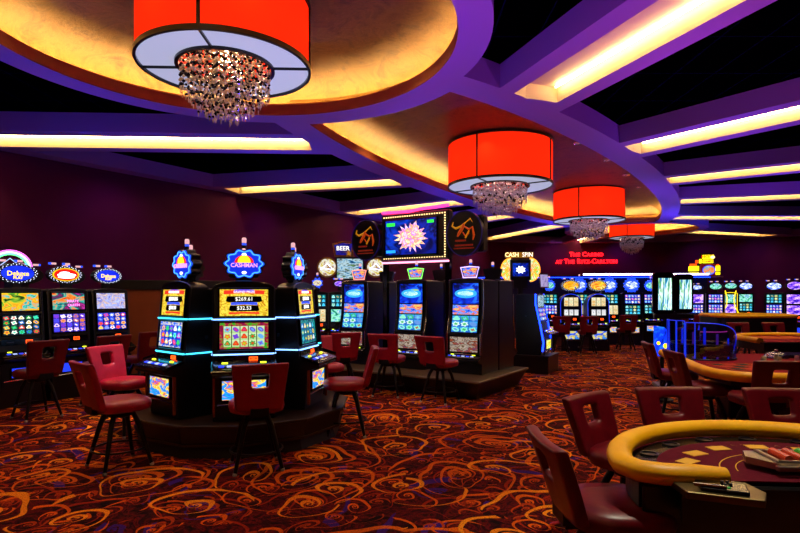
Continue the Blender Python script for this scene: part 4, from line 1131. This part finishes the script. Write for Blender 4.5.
# back partition with ledge light
a, b_ = Vector((2.6, 20.2)), Vector((10.9, 19.6)); d = (b_-a); L_ = d.length
bp = empty('back_partition', ((a.x+b_.x)/2, (a.y+b_.y)/2, 0), atan2(d.y, d.x), 'long low partition with a glowing ledge light behind the blue slot machines', 'partition')
MB().box((0, 0, 1.1), (L_, .2, 2.2)).build('partition_panel', plain('dark_navy_panel', '10102c', .5), bp)
MB().box((0, -.12, 2.23), (L_, .45, .05)).build('ledge', M_dark, bp)
MB().tube([(-L_*.02, -.2, 2.30), (L_*.5, -.2, 2.30)], .035, 6).build('ledge_light', M_ledw, bp)
MB().tube([(-L_*.5, -.33, 2.19), (L_*.5, -.33, 2.19)], .012, 6).build('under_ledge_light', M_blue, bp)

# red lettering on the back wall
ws = empty('wall_lettering', (0, 0, 0), 0, 'red glowing letters The Casino at The Ritz-Carlton on the back wall', 'sign')
A_, B_ = W(*ROOM[2]), W(*ROOM[3]); dd = (B_-A_).normalized()
def onwall(px, z):
    # where the sight line at this column meets the wall, 6 cm in front of it
    k = (px-400)/550; t = (k*A_.y-A_.x)/(dd.x-k*dd.y)
    p = A_+dd*t; return Vector((p.x, p.y, z))
pc = onwall(586, 0); n_ = Vector((dd.y, -dd.x, 0)); n_ = n_ if n_.y < 0 else -n_
ws.location = pc+n_*.05; ws.rotation_euler = (0, 0, face_rot(n_.x, n_.y))
SCW = pc.y/550
def caps(s, xc, z, big, wid):
    """small capitals: the first letter of each word larger"""
    parts = []; x = 0
    for wd in s.split(' '):
        for i, chh in enumerate(wd):
            cap = (i == 0 or (i > 0 and wd[i-1] == '-')) and wd != 'AT'
            sz = big if cap else big*.78
            adv = {'I': .38, 'T': .62, 'C': .72, 'A': .70, 'O': .8, 'N': .76, 'H': .74, 'E': .62, 'R': .68, 'S': .6, 'Z': .64, 'L': .56, '-': .4}.get(chh, .66)*sz
            parts.append((chh, x+adv/2, sz)); x += adv
        x += big*.28
    x -= big*.28; k = wid/x
    for chh, xx, sz in parts:
        o = text(chh, round(sz, 3), M_redl, ws, loc=((xx-x/2)*k+xc, -.03, z+(sz-big)*.36), sx=k*.98, depth=.03, bold=.012, name='letter')
caps('THE CASINO', 0, EYE+(294-254.5)*SCW, .36, 32.5*SCW)
caps('AT THE RITZ-CARLTON', 0, EYE+(294-261.5)*SCW, .38, 59*SCW)

# yellow sign on posts
Y = 20.4; s = Y/550
ys = empty('yellow_sign', ((705-400)*s, Y, 0), face_rot(-.45, -.9), 'stepped yellow and red lit sign on two posts at the far right', 'sign')
Zp = lambda py: EYE+(294-py)*s
for dx in (-.22, .14): MB().box((dx, 0, Zp(277)/2), (.09, .09, Zp(277))).build('sign_post', plain('red_post', '5a1820', .5), ys)
MB().box((0, 0, Zp(276.8)), (1.15, .3, .05)).build('sign_shelf', plain('violet_shelf', 'a070b0', .5), ys)
MB().box((.1, 0, Zp(270.3)), (.52, .16, .46), bev=.01).build('sign_frame', plain('red_frame', 'a01c20', .4, emit=hx('801018'), estr=.3), ys)
disc(MB(), ellip(.19, .16, 28), -.1, -.09, (.12, 0, Zp(270.3))).build('medallion_face', art('medal_orange', ['f06018', 'f09040', '40a0c0', 'f0d0a0'], 3, 1, 1.2), ys)
MB().tube([(.12+.2*cos(q), -.1, Zp(270.3)+.17*sin(q)) for q in [2*PI*k/28 for k in range(28)]], .016, 6, closed=True).build('medallion_ring', M_bluep, ys)
ym = glow('sign_yellow', 'fff010', 1.6); om = glow('sign_orange', 'ff5008', 1.6)
for (x0, x1, y0, y1, mt) in ((690.5, 699.5, 266, 271, ym), (690.5, 699.5, 272.5, 275, ym), (691.5, 697.5, 263.6, 265.8, om), (714, 718, 266, 271.5, ym), (714, 718, 272.5, 275, ym), (715, 717, 264.5, 266, om),
                             (703, 712.5, 255, 259.3, ym), (703, 712, 260, 263.2, ym), (696.5, 699, 260, 263, om), (699.8, 702, 259, 263.3, ym)):
    MB().box(((x0+x1)/2*s-705*s, -.03, Zp((y0+y1)/2)), ((x1-x0)*s*1.05, .12, (y1-y0)*s), bev=.01).build('lit_block', mt, ys)
text('HOT', .17, glow('sign_red_letter', 'e02808', 1.2), ys, loc=((706.5-705)*s, -.1, Zp(257)), bold=.003)
text('GAMES', .11, glow('sign_red_letter', 'e02808', 1.2), ys, loc=((707.5-705)*s, -.1, Zp(261.7)), bold=.002)
MB().lathe([(0, -.06), (.06, -.03), (.08, 0), (.06, .03), (0, .06)], 14, ((711.5-705)*s, -.1, Zp(257.5))).build('sun_ball', M_gbulb, ys)
MB().box((.02, .02, Zp(265)), (.9, .06, .08)).build('sign_rail', M_blk, ys)
MB().box((0.02, .03, Zp(260)), (.4, .04, .5)).build('upper_backing', M_blk, ys)

# ------------------------------------------------------------------ gaming tables
def rail(path, r=(.065, .05), n=10, closed=False):
    """padded rail: flattened tube along a level path"""
    mb = MB(); mb.tube([(x, y, 0) for x, y, z in path], r[0], n, closed=closed)
    k = r[1]/r[0]; z0 = path[0][2]
    mb.v = [(x, y, z*k+z0) for x, y, z in mb.v]; return mb
# near card table
BT = empty('card_table', (1.915, 2.44, -.02), math.radians(-4), 'near maroon felt card table with a thick amber padded rail', 'gaming table')
def arc(rx, ry, a0, a1, n, yc=.0): return [(rx*cos(math.radians(a0+(a1-a0)*k/n)), yc+ry*sin(math.radians(a0+(a1-a0)*k/n))) for k in range(n+1)]
outl = [(-.90, .02)]+arc(.90, .83, 178, 2, 40, .04)+[(.90, .02)]
MB().prism([(-.84, -.02)]+arc(.84, .77, 178, 2, 40, .04)+[(.84, -.02)], .66, .775).build('table_apron', M_blk, BT)
MB().prism([(-.80, -.02)]+arc(.80, .73, 178, 2, 40, .04)+[(.80, -.02)], .775, .785).build('wood_track', plain('black_track', '100c0c', .25), BT)
ft = MB().prism([(-.70, -.025)]+arc(.70, .62, 178, 2, 40, .04)+[(.70, -.025)], .785, .79).build('felt', M_felt, BT)
pth = [(-.48, -.055, .825), (-.60, -.055, .825), (-.74, -.05, .825), (-.83, -.01, .825), (-.87, .08, .825)]+[(x, y, .825) for x, y in arc(.87, .80, 172, 8, 44, .04)]+[(.87, .08, .825), (.83, -.01, .825), (.74, -.05, .825), (.60, -.055, .825), (.48, -.055, .825)]
N_ = len(pth)
mb = MB(); rr = [.045, .058]+[.060]*(N_-4)+[.058, .045]
mb.tube([(x, y, 0) for x, y, z in pth], rr, 14); mb.v = [(x, y, z*.8+.82) for x, y, z in mb.v]
mb.build('padded_rail', M_ylw, BT, smooth=.9)
for a in (150, 128, 108, 88, 68, 48, 28):
    x, y = .745*cos(math.radians(a)), .04+.675*sin(math.radians(a))
    MB().lathe([(.030, .001), (.044, .001), (.046, .008), (.036, .008), (.034, .002)], 16, (x, y, .786)).build('cup_holder', M_chrd, BT)
MB().prism([(-.34, .12), (.34, .12), (.34, .40), (-.34, .40)], .06, .68).build('pedestal', M_blk, BT, bevel=.03)
MB().box((0, .26, .03), (.9, .5, .06), bev=.02).build('pedestal_foot', M_blk, BT)
MB().box((0, -.035, .60), (1.66, .03, .34), bev=.01).build('dealer_side_panel', M_blk, BT)
for i, a in enumerate((160, 138, 115, 90, 65, 42, 20)):
    x, y = .52*cos(math.radians(a)), .10+.44*sin(math.radians(a)); x -= .02
    q = Matrix.Rotation(math.radians((a-90)*.55), 3, 'Z')
    MB().box((x, y, .7915), (.105, .072, .003), q).build('betting_box', M_gold, BT)
for rad, th in ((.36, .005), (.30, .0035)):
    mb = MB(); P = arc(rad*1.15, rad, 170, 10, 30, .06)
    mb.tube([(x, y, .7915) for x, y in P], th*.6, 4); mb.v = [(x, y, (z-.7915)*.4+.7915) for x, y, z in mb.v]
    mb.build('printed_arc', M_gold, BT)
for i, chh in enumerate('BLACKJACK'):
    a = math.radians(112-5.5*i); x, y = .60*cos(a)-.02, .04+.53*sin(a)
    text(chh, .045, plain('faint_gold_print', '7a3a18', .7), BT, 'printed_letter', (x, y, .792), (0, 0, a-PI/2+.0), depth=.0006)
# chip tray with chips
tr = empty('chip_tray', (2.05, 2.60, .795), math.radians(-4), 'silver chip tray on the dealer side of the near card table', 'tray')
mb = MB()
mb.box((0, -.09, .02), (.62, .02, .04), bev=.004); mb.box((0, .09, .02), (.62, .02, .04), bev=.004)
for sx in (-1, 1):
    mb.box((sx*.30, 0, .02), (.025, .2, .04), bev=.004)
    mb.prism([(sx*.31, -.12), (sx*.40, -.0), (sx*.36, .10), (sx*.31, .10)], .0, .03)
mb.box((0, 0, .004), (.6, .18, .008))
mb.build('tray_body', plain('brushed_metal', 'a8a098', .28, 1.0), tr)
mb = MB()
for k in range(10): mb.box((-.27+.06*k-.0, 0, .014), (.006, .15, .012))
mb.build('tray_divider', M_chrd, tr)
MB().box((0, -.125, .012), (.66, .03, .024), bev=.004).build('tray_lip', plain('brushed_metal', 'a8a098', .28, 1.0), tr)
for i, (dx, c_, nm) in enumerate(((-.24, 'd84010', 'orange'), (-.18, 'c83a10', 'darker orange'), (-.12, '30a018', 'bright green'), (-.06, '50b020', 'light green'), (0, '289018', 'deep green'), (.06, '302c40', 'black'), (.12, 'd06030', 'pale orange'), (.18, 'b02020', 'red'))):
    p = tr.matrix_basis @ Vector((dx, 0, .035))
    o = empty('chip_row', p, math.radians(-4), '%s row of chips lying in the silver chip tray' % nm, 'chips', 'chip rows in the tray')
    mb = MB(); n = 11
    for k in range(n):
        mb.lathe([(0, 0), (.0205, 0), (.0215, .002), (.0215, .0085), (.0205, .0105), (0, .0105)], 14, (0, 0, k*.0125-.0685))
    mb.xform(Matrix.Rotation(PI/2, 4, 'X')); mb.build('chips', plain('chip_'+c_, c_, .4), o)['kind'] = 'stuff'
# shuffler plate on the dealer edge
sh = empty('card_shuffler', (1.36, 2.30, .775), math.radians(-9), 'brass and black card shuffler plate at the dealer edge of the near card table', 'card shuffler')
MB().prism([(-.19, .08), (-.17, -.06), (.10, -.12), (.15, -.02), (.12, .10), (-.0, .13)], -.02, .01).build('shuffler_plate', plain('dull_brass_plate', '6a5a38', .35, .8), sh, bevel=.004)
MB().prism([(-.10, .06), (-.11, -.045), (.06, -.085), (.09, .03)], .01, .026).build('black_cover', M_blkg, sh, bevel=.004)
MB().box((-.07, -.03, .03), (.12, .012, .012), Matrix.Rotation(-.2, 3, 'Z')).build('card_slot', M_chr, sh)
for dx, dy in ((.0, .03), (.022, .035), (.0, .0), (.022, .005)): MB().box((dx, dy, .03), (.012, .012, .008)).build('key', M_chrd, sh)
MB().box((.0, -.035, .028), (.012, .01, .004)).build('green_lamp', glow('green_lamp', '208030', .6), sh)
MB().prism([(-.17, .0), (.11, .0), (.09, .09), (-.15, .09)], -.14, -.02).build('shuffler_body', M_blk, sh)

# roulette table
RT = empty('roulette_table', (5.0, 6.55, 0), 0, 'roulette table with red felt and amber padded rail at right', 'gaming table')
out = [(-1.60, -.9), (-1.38, -1.02), (2.0, -1.1), (2.0, 1.4), (-1.2, 1.36), (-1.36, .55), (-1.60, -.4)]
MB().prism(out, .66, .735).build('table_apron', M_blk, RT)
MB().prism([(p[0]*.96, p[1]*.94) for p in out], .735, .75).build('felt', M_feltr, RT)
rp = [(-1.28, 1.36), (-1.60, .55), (-1.80, -.3), (-1.80, -.60), (-1.72, -.86), (-1.50, -1.0), (-1.1, -1.05), (0, -1.07), (2.0, -1.1)]
rp = [(-1.22, 1.36), (-1.40, .55), (-1.64, -.40), (-1.66, -.72), (-1.58, -.92), (-1.38, -1.02), (-1.0, -1.05), (0, -1.07), (2.0, -1.1)]
def smoothp(P, n=3):
    for _ in range(n):
        Q = [P[0]]
        for a, b in zip(P, P[1:]): Q += [(a[0]*.75+b[0]*.25, a[1]*.75+b[1]*.25), (a[0]*.25+b[0]*.75, a[1]*.25+b[1]*.75)]
        P = Q+[P[-1]]
    return P
mb = MB(); mb.tube([(x, y, 0) for x, y in smoothp(rp)], .065, 12); mb.v = [(x, y, z*.85+.755) for x, y, z in mb.v]
mb.build('padded_rail', M_ylw, RT, smooth=.9)
for sx, sy in ((-.8, -.3), (1.2, -.3), (-.6, .7), (1.2, .7)): MB().box((sx, sy, .29), (.3, .3, .67), bev=.02).build('leg', M_blk, RT)
# number layout printed on the felt
mb = MB(); mg = MB(); mk = MB()
for i in range(12):
    for j in range(3):
        x0, y0 = -1.18+i*.155, -.33+j*.20
        (mb if (i*3+j*5) % 2 else mk).box((x0, y0, .752), (.11, .12, .002))
for i in range(13): mg.box((-1.26+i*.155, -.13, .7525), (.008, .60, .002))
for j in range(4): mg.box((-.33, -.43+j*.20, .7525), (1.87, .008, .002))
mb.build('red_number_boxes', plain('print_red', 'c02814', .8), RT); mk.build('black_number_boxes', plain('print_black', '140808', .8), RT)
mg.build('printed_grid', plain('print_orange', 'e06a20', .8), RT)
# wheel
WH = empty('roulette_wheel', (4.02-5.0, 7.35-6.55, .75)); WH.parent = RT; WH.scale = (.84, .84, 1)
MB().lathe([(.36, 0), (.43, .03), (.45, .15), (.44, .19), (.40, .20), (.37, .17), (.25, .10), (0, .09)], 48).build('wheel_bowl', M_blkg, WH, smooth=.7)
MB().lathe([(0, .10), (.24, .11), (.25, .13), (.12, .14), (.05, .16), (0, .17)], 32).build('wheel_rotor', M_wedge, WH, smooth=.7)
MB().lathe([(.03, .15), (.02, .2), (.035, .22), (.015, .25), (.025, .29), (.0, .33)], 14).build('turret', M_chr, WH, smooth=True)
MB().tube([(.435*cos(2*PI*k/40), .435*sin(2*PI*k/40), .2) for k in range(40)], .007, 5, closed=True).build('rim_ring', M_brass, WH)
# glass guard with blue edges
gl = NT('clear_acrylic'); gp = gl.n('ShaderNodeBsdfTransparent'); gp.inputs[0].default_value = (.55, .6, .95, 1)
gg = gl.n('ShaderNodeBsdfGlossy'); gg.inputs[0].default_value = (.5, .6, 1, 1); gg.inputs[1].default_value = .05
gm = gl.n('ShaderNodeMixShader'); gm.inputs[0].default_value = .12; gl.link(gp.outputs[0], gm.inputs[1]); gl.link(gg.outputs[0], gm.inputs[2]); gl.link(gm.outputs[0], gl.out.inputs[0])
gd = empty('wheel_guard', (4.02, 7.35, .752), 0, 'clear acrylic guard with blue glowing edges around the roulette wheel', 'guard')
be = glow('blue_edge', '1838f0', .8)
R_ = .40; M_glassp = glow('violet_fin', '8030a0', .5)
for k, (a0, a1, h) in enumerate(((150, 172, .50), (174, 196, .50), (198, 214, .50), (216, 232, .48))):
    P = [(R_*cos(math.radians(a)), R_*sin(math.radians(a))) for a in [a0+(a1-a0)*j/4 for j in range(5)]]
    Q = [(x*1.02, y*1.02) for x, y in P][::-1]
    g = MB().prism(P+Q, 0, h).build('acrylic_panel', gl.mat, gd)
    e = MB()
    for p in (P[0], P[-1]): e.tube([(p[0]*1.01, p[1]*1.01, 0), (p[0]*1.01, p[1]*1.01, h)], .007, 5)
    e.tube([(x*1.01, y*1.01, h) for x, y in P], .006, 5)
    e.build('glowing_edge', be, g)
P = [(R_*cos(math.radians(a)), R_*sin(math.radians(a)), 0) for a in [-128+128*j/16 for j in range(17)]]
def hgt(j): return .46*(1-(j/16)**3.0)+.0
vs = []; fs = []
for j, p in enumerate(P): vs += [(p[0], p[1], 0), (p[0], p[1], hgt(j)+.02), (p[0]*1.015, p[1]*1.015, 0), (p[0]*1.015, p[1]*1.015, hgt(j)+.02)]
for j in range(16):
    a = 4*j; fs += [(a, a+4, a+5, a+1), (a+2, a+3, a+7, a+6), (a+1, a+5, a+7, a+3), (a, a+2, a+6, a+4)]
g = MB().add(vs, fs+[(0, 1, 3, 2), (64, 66, 67, 65)]).build('acrylic_panel', gl.mat, gd)
MB().tube([(p[0]*1.01, p[1]*1.01, hgt(j)+.02) for j, p in enumerate(P)], .006, 5).build('glowing_edge', be, g)
MB().tube([(.3*cos(q), .3*sin(q), .02+.34) for q in [math.radians(-120+90*j/10) for j in range(11)]], .006, 5).build('glowing_edge', glow('pink_edge', 'e03080', 1.2), g)
for k, (a, h, mt) in enumerate(((205, .40, be), (228, .36, M_glassp), (248, .42, be), (272, .34, M_glassp), (300, .28, be))):
    MB().box((.36*cos(math.radians(a)), .36*sin(math.radians(a)), h/2), (.03, .006, h), Matrix.Rotation(math.radians(a+90), 3, 'Z')).build('acrylic_fin', mt, gd)
MB().tube([(R_*1.01*cos(2*PI*k/48), R_*1.01*sin(2*PI*k/48), .012) for k in range(48)], .012, 6, closed=True).build('guard_base_ring', M_chrd, gd)
# chip stacks on the table
for i, (dx, dy, n, c_, L) in enumerate(((4.72, 6.95, 9, '806850', 'tan chip stack beside the roulette wheel'), (4.84, 6.9, 12, '503028', 'tall brown chip stack beside the roulette wheel'), (4.95, 7.0, 7, 'a08060', 'short cream chip stack beside the roulette wheel'),
                                        (4.62, 6.82, 8, '402020', 'dark chip stack nearest the roulette wheel'), (5.1, 6.9, 10, '903020', 'red chip stack on the roulette table'), (5.25, 7.0, 8, '385060', 'slate chip stack on the roulette table'), (5.4, 6.92, 6, '706050', 'low grey-brown chip stack on the roulette table'))):
    o = empty('chip_stack', (dx-.12, dy, .75), 0, L, 'chips', 'chip stacks on the roulette table')
    mb = MB()
    for k in range(n): mb.lathe([(0, 0), (.02, 0), (.021, .0006), (.021, .0028), (.02, .0034), (0, .0034)], 14, (0, 0, k*.0036*2.2))
    mb.v = [(x*1.3, y*1.3, z) for x, y, z in mb.v]
    mb.build('chips', plain('chip_'+c_, c_, .35), o)['kind'] = 'stuff'
cm = empty('metal_dome', (4.98, 7.28, .75), 0, 'low metal dome beside the roulette wheel', 'cover')
MB().lathe([(.14, 0), (.14, .03), (.11, .06), (.05, .08), (.02, .085), (.025, .11), (0, .125)], 24).build('dome', M_chr, cm, smooth=.8)
tt = empty('chip_tray', (5.55, 7.35, .75), -.15, 'long dark tray with steel rims at the far side of the roulette table', 'tray')
mb = MB(); mb.box((0, 0, .02), (1.1, .36, .03), bev=.005); mb.build('tray_body', M_blkg, tt)
mb = MB()
for k in range(5): mb.tube([(-.52, -.16+.08*k, .045), (.52, -.16+.08*k, .045)], .006, 5)
mb.build('steel_rims', M_chr, tt)

# blue lit placard at the left end of the roulette table
pl = empty('lit_placard', (3.28, 6.85-.02, 0), face_rot(-.25, -1), 'blue glowing placard with yellow marks on a stand left of the roulette table', 'placard')
pl.location = (3.95, 8.3, 0); 
MB().prism([(-.11, .0), (.11, .0), (.11, .36), (.03, .44), (-.11, .46)], -.02, .02, 'y').build('placard_face', art('placard_blue', ['0418a0', '0830e8', '0a3cf8', '2080ff', '0828d0'], 2.5, 1, 1.3), pl)
pl.children[0].location = (0, 0, .66)
for dx, dz, r_ in ((-.05, .20, .025), (.05, .16, .035)): disc(MB(), ellip(r_, r_*1.1, 14), -.03, -.02, (dx, 0, .66+dz)).build('yellow_mark', M_yel, pl)
MB().box((0, 0, .34), (.05, .05, .66)).build('placard_post', M_blk, pl)
MB().lathe([(.16, 0), (.16, .02), (.04, .03)], 20).build('placard_foot', M_blk, pl)

# twin tall displays
td = empty('twin_display', (4.67, 9.4, 0), face_rot(-.25, -1), 'pair of tall rounded black portrait displays on one stand behind the roulette table', 'display')
for dx, w_, z0, z1 in ((-.165, .34, 1.26, 1.97), (.155, .30, 1.28, 1.94)):
    P = []; hw_, r_ = w_/2, .06
    for cx_, cz_, a0 in ((hw_-r_, z1-r_, 0), (-hw_+r_, z1-r_, 90), (-hw_+r_, z0+r_, 180), (hw_-r_, z0+r_, 270)):
        P += [(cx_+r_*cos(math.radians(a0+15*j)), cz_+r_*sin(math.radians(a0+15*j))) for j in range(7)]
    h_ = disc(MB(), P, -.05, .05, (dx, 0, 0)).build('display_housing', M_blkg, td, bevel=.01)
    screen(td, w_*.62, -.052, z0+.07, -.052, z1-.1, A_road, 'display_screen', x=dx+.02, bez=.01, bm=M_blkg)
MB().box((0, .04, .65), (.12, .1, 1.3)).build('display_stand', M_blk, td)
MB().box((0, 0, 1.22), (.62, .12, .08), bev=.01).build('display_shelf', M_blk, td)
MB().box((0, 0, .03), (.6, .5, .06), bev=.02).build('stand_foot', M_blk, td)

# far tables
T3 = empty('card_table', (7.5, 10.2, 0), 0, 'farther red felt table whose amber rail runs below the two far chairs', 'gaming table')
out = arc(1.15, .95, 180, 0, 24, .0)+[(1.15, -.6), (-1.15, -.6)]
MB().prism(out, .60, .745).build('table_apron', M_blk, T3)
MB().prism([(x*.93, y*.93) for x, y in out], .745, .76).build('felt', M_feltr, T3)
mb = MB(); mb.tube([(x, y, 0) for x, y in [(-1.15, -.5)]+arc(1.12, .92, 178, 2, 24, .0)+[(1.15, -.5)]], .06, 10); mb.v = [(x, y, z*.85+.775) for x, y, z in mb.v]; mb.build('padded_rail', M_ylw, T3, smooth=.9)
MB().box((0, .1, .3), (.8, .6, .6), bev=.03).build('pedestal', M_blk, T3)
mb = MB()
for k in range(8): mb.tube([(-.85, .1+k*.07, .763), (.2, .1+k*.07, .763)], .006, 4)
mb.build('printed_lines', plain('print_orange', 'e06a20', .8), T3)
s_ = empty('chip_tray', (7.55, 9.75, .76), 0, 'dark steel chip tray on the farther red felt table', 'tray')
MB().box((0, 0, .02), (.7, .2, .04), bev=.006).build('tray_body', M_blkg, s_); mb = MB()
for k in range(4): mb.tube([(-.33, -.08+.05*k, .045), (.33, -.08+.05*k, .045)], .006, 5)
mb.build('steel_rims', M_chr, s_)
T4 = empty('dice_table', (8.35, 13.25, 0), 0, 'high-walled dice table with amber rail at the far right', 'gaming table')
def rrect(a, b, r, n=8):
    P = []
    for cx_, cy_, a0 in ((a-r, b-r, 0), (-a+r, b-r, 90), (-a+r, -b+r, 180), (a-r, -b+r, 270)):
        P += [(cx_+r*cos(math.radians(a0+90*j/n)), cy_+r*sin(math.radians(a0+90*j/n))) for j in range(n+1)]
    return P
O_, I_ = rrect(.92, .62, .3), rrect(.84, .54, .25); n = len(O_)
MB().prism([(x*.9, y*.9) for x, y in O_], .45, .74).build('table_body', M_blk, T4)
mb = MB()
for i in range(n):
    j = (i+1) % n
    mb.add([(*O_[i], .6), (*O_[j], .6), (*O_[j], 1.06), (*O_[i], 1.06), (*I_[i], .6), (*I_[j], .6), (*I_[j], 1.06), (*I_[i], 1.06)], [(0, 1, 2, 3), (5, 4, 7, 6), (3, 2, 6, 7), (1, 0, 4, 5)])
mb.build('table_wall', M_blk, T4)
MB().prism(I_, .74, .76).build('felt', plain('dark_green_felt', '0a0c08', .9), T4)
mb = MB(); mb.tube([(x*.97, y*.97, 0) for x, y in O_], .055, 10, closed=True); mb.v = [(x, y, z*.8+1.085) for x, y, z in mb.v]; mb.build('padded_rail', M_ylw, T4, smooth=.9)
for sx in (-.55, .55): MB().box((sx, 0, .23), (.3, .6, .46), bev=.02).build('leg', M_blk, T4)

# ------------------------------------------------------------------ light
def spot(name, loc, tgt, e, col, size=150, blend=1.0, r=.05):
    l = bpy.data.lights.new(name, 'SPOT'); l.energy = e*(1.45 if name == 'soffit_fill_spot' else 1.22); l.color = col[:3]; l.spot_size = math.radians(size); l.spot_blend = blend; l.shadow_soft_size = .02 if name == 'downlight_and_fill' else r
    o = bpy.data.objects.new(name, l); COL.objects.link(o); o.location = loc
    o.rotation_euler = (Vector(tgt)-Vector(loc)).to_track_quat('-Z', 'Y').to_euler(); return o
BLU, VIO, MAG = (.10, .06, 1.0), (.32, .06, 1.0), (.65, .08, .9)
def up(x, y, z, e, col, size=155): spot('soffit_fill_spot', (x, y, z), (x, y, z+1), e, col, size)  # added spots in mid-air without fixtures, tinting the soffits
up(-1.8, 6.4, 2.35, 60, BLU)
up(-5.6, 8.8, 2.2, 70, BLU)
up(-6.2, 5.5, 2.2, 45, BLU)
up(-3.0, 12.5, 2.3, 90, BLU)
up(.6, 10.2, 3.2, 45, (.2, .07, 1.0))
up(1.6, 4.2, 2.3, 90, MAG)
up(4.2, 7.2, 2.3, 100, MAG)
up(.3, 6.6, 2.3, 60, VIO)
up(6.0, 10.5, 2.3, 110, VIO)
up(2.5, 16, 2.4, 130, BLU)
up(6.5, 17, 2.4, 140, (.2, .06, 1.0))
up(10.5, 15, 2.4, 160, VIO)
up(10.5, 21, 2.6, 190, BLU)
up(15, 23, 2.6, 190, BLU)
up(6.5, 24, 2.6, 160, BLU)
up(1.5, 21.5, 2.6, 150, BLU)
# wash of light over the carpet and tables from the dome fittings, plus added spots
WARM = (1, .62, .36); 
def down(u, v, e, col=WARM, size=110, z=ZR-.05):
    p = W(u, v); spot('downlight_and_fill', (p.x, p.y, z), (p.x, p.y, 0), e, col, size, 1.0, .12)
for u, v in ((-1.8, 1.2), (1.8, 1.0), (1.2, -1.6), (-1.4, -1.6)): down(u, v, 120)
for u, v in ((5.2, 1.5), (5.6, -1.5), (7.2, 0), (11.5, 1.8), (12.5, -1.8), (14.8, 0), (19, 1), (20, -1)): down(u, v, 130)
def down_xy(x, y, e, col=WARM, size=80, z=ZT-.02, tx=None, ty=None):  # added aimed spots, no fittings there, brightening tables and stools
    spot('downlight_and_fill', (x, y, z), (x if tx is None else tx, y if ty is None else ty, 0), e, col, size, .8, .08)
down_xy(1.9, 3.4, 420, (1, .93, .7), 60, tx=1.9, ty=2.5)
down_xy(-2.9, 5.6, 900, (1, .80, .78), 15, tx=-3.35, ty=6.75)
down_xy(-1.9, 3.2, 330, (1, .62, .66), 42, tx=-1.9, ty=5.5)
down_xy(.2, 6.6, 160, (1, .6, .6), 40, tx=.0, ty=8.4)
down_xy(8.0, 12.8, 200, (1, .82, .5), 70)
down_xy(4.4, 6.0, 330, (1, .8, .55), 80)
down_xy(-3.3, 4.9, 60, (1, .5, .6), 70)
down_xy(7.6, 10.6, 260, (1, .8, .5), 80)

w = bpy.data.worlds.new('room_dark'); SC.world = w; w.use_nodes = True
w.node_tree.nodes['Background'].inputs[0].default_value = (.05, .02, .10, 1); w.node_tree.nodes['Background'].inputs[1].default_value = .15

# ------------------------------------------------------------------ camera and view
cam = bpy.data.cameras.new('camera'); co = bpy.data.objects.new('camera', cam); COL.objects.link(co)
co.location = (0, 0, EYE); co.rotation_euler = (PI/2, 0, 0); cam.sensor_width = 36; cam.lens = 550/800*36; cam.shift_y = (294-266.5)/800
cam.clip_start = .05; cam.clip_end = 200; SC.camera = co
SC.view_settings.view_transform = 'Standard'; SC.view_settings.look = 'None'; SC.view_settings.exposure = 0; SC.view_settings.gamma = 1
SC.view_settings.use_curve_mapping = False
SC.cycles.use_denoising = True; SC.cycles.max_bounces = 6; SC.cycles.sample_clamp_indirect = 4; SC.cycles.transparent_max_bounces = 8
# added violet spots without fittings, tinting the walls
for u in (-2, 3, 8, 13, 18, 23):
    p = W(u, -6.9); q = W(u, -8.2); spot('wall_fill_spot', (p.x, p.y, ZS-.05), (q.x, q.y, 2.0), 26, (.75, .12, .8), 120)
for u, v, tu, tv in ((27.5, -4.5, 29.2, -6), (29.2, -1.5, 30.8, -2), (30, 2, 31.7, 2.4), (30, 5, 31.7, 5), (30, 8, 31.7, 8)):
    p = W(u, v); q = W(tu, tv); spot('wall_fill_spot', (p.x, p.y, ZS-.05), (q.x, q.y, 2.4), 26, (.6, .12, .9), 120)
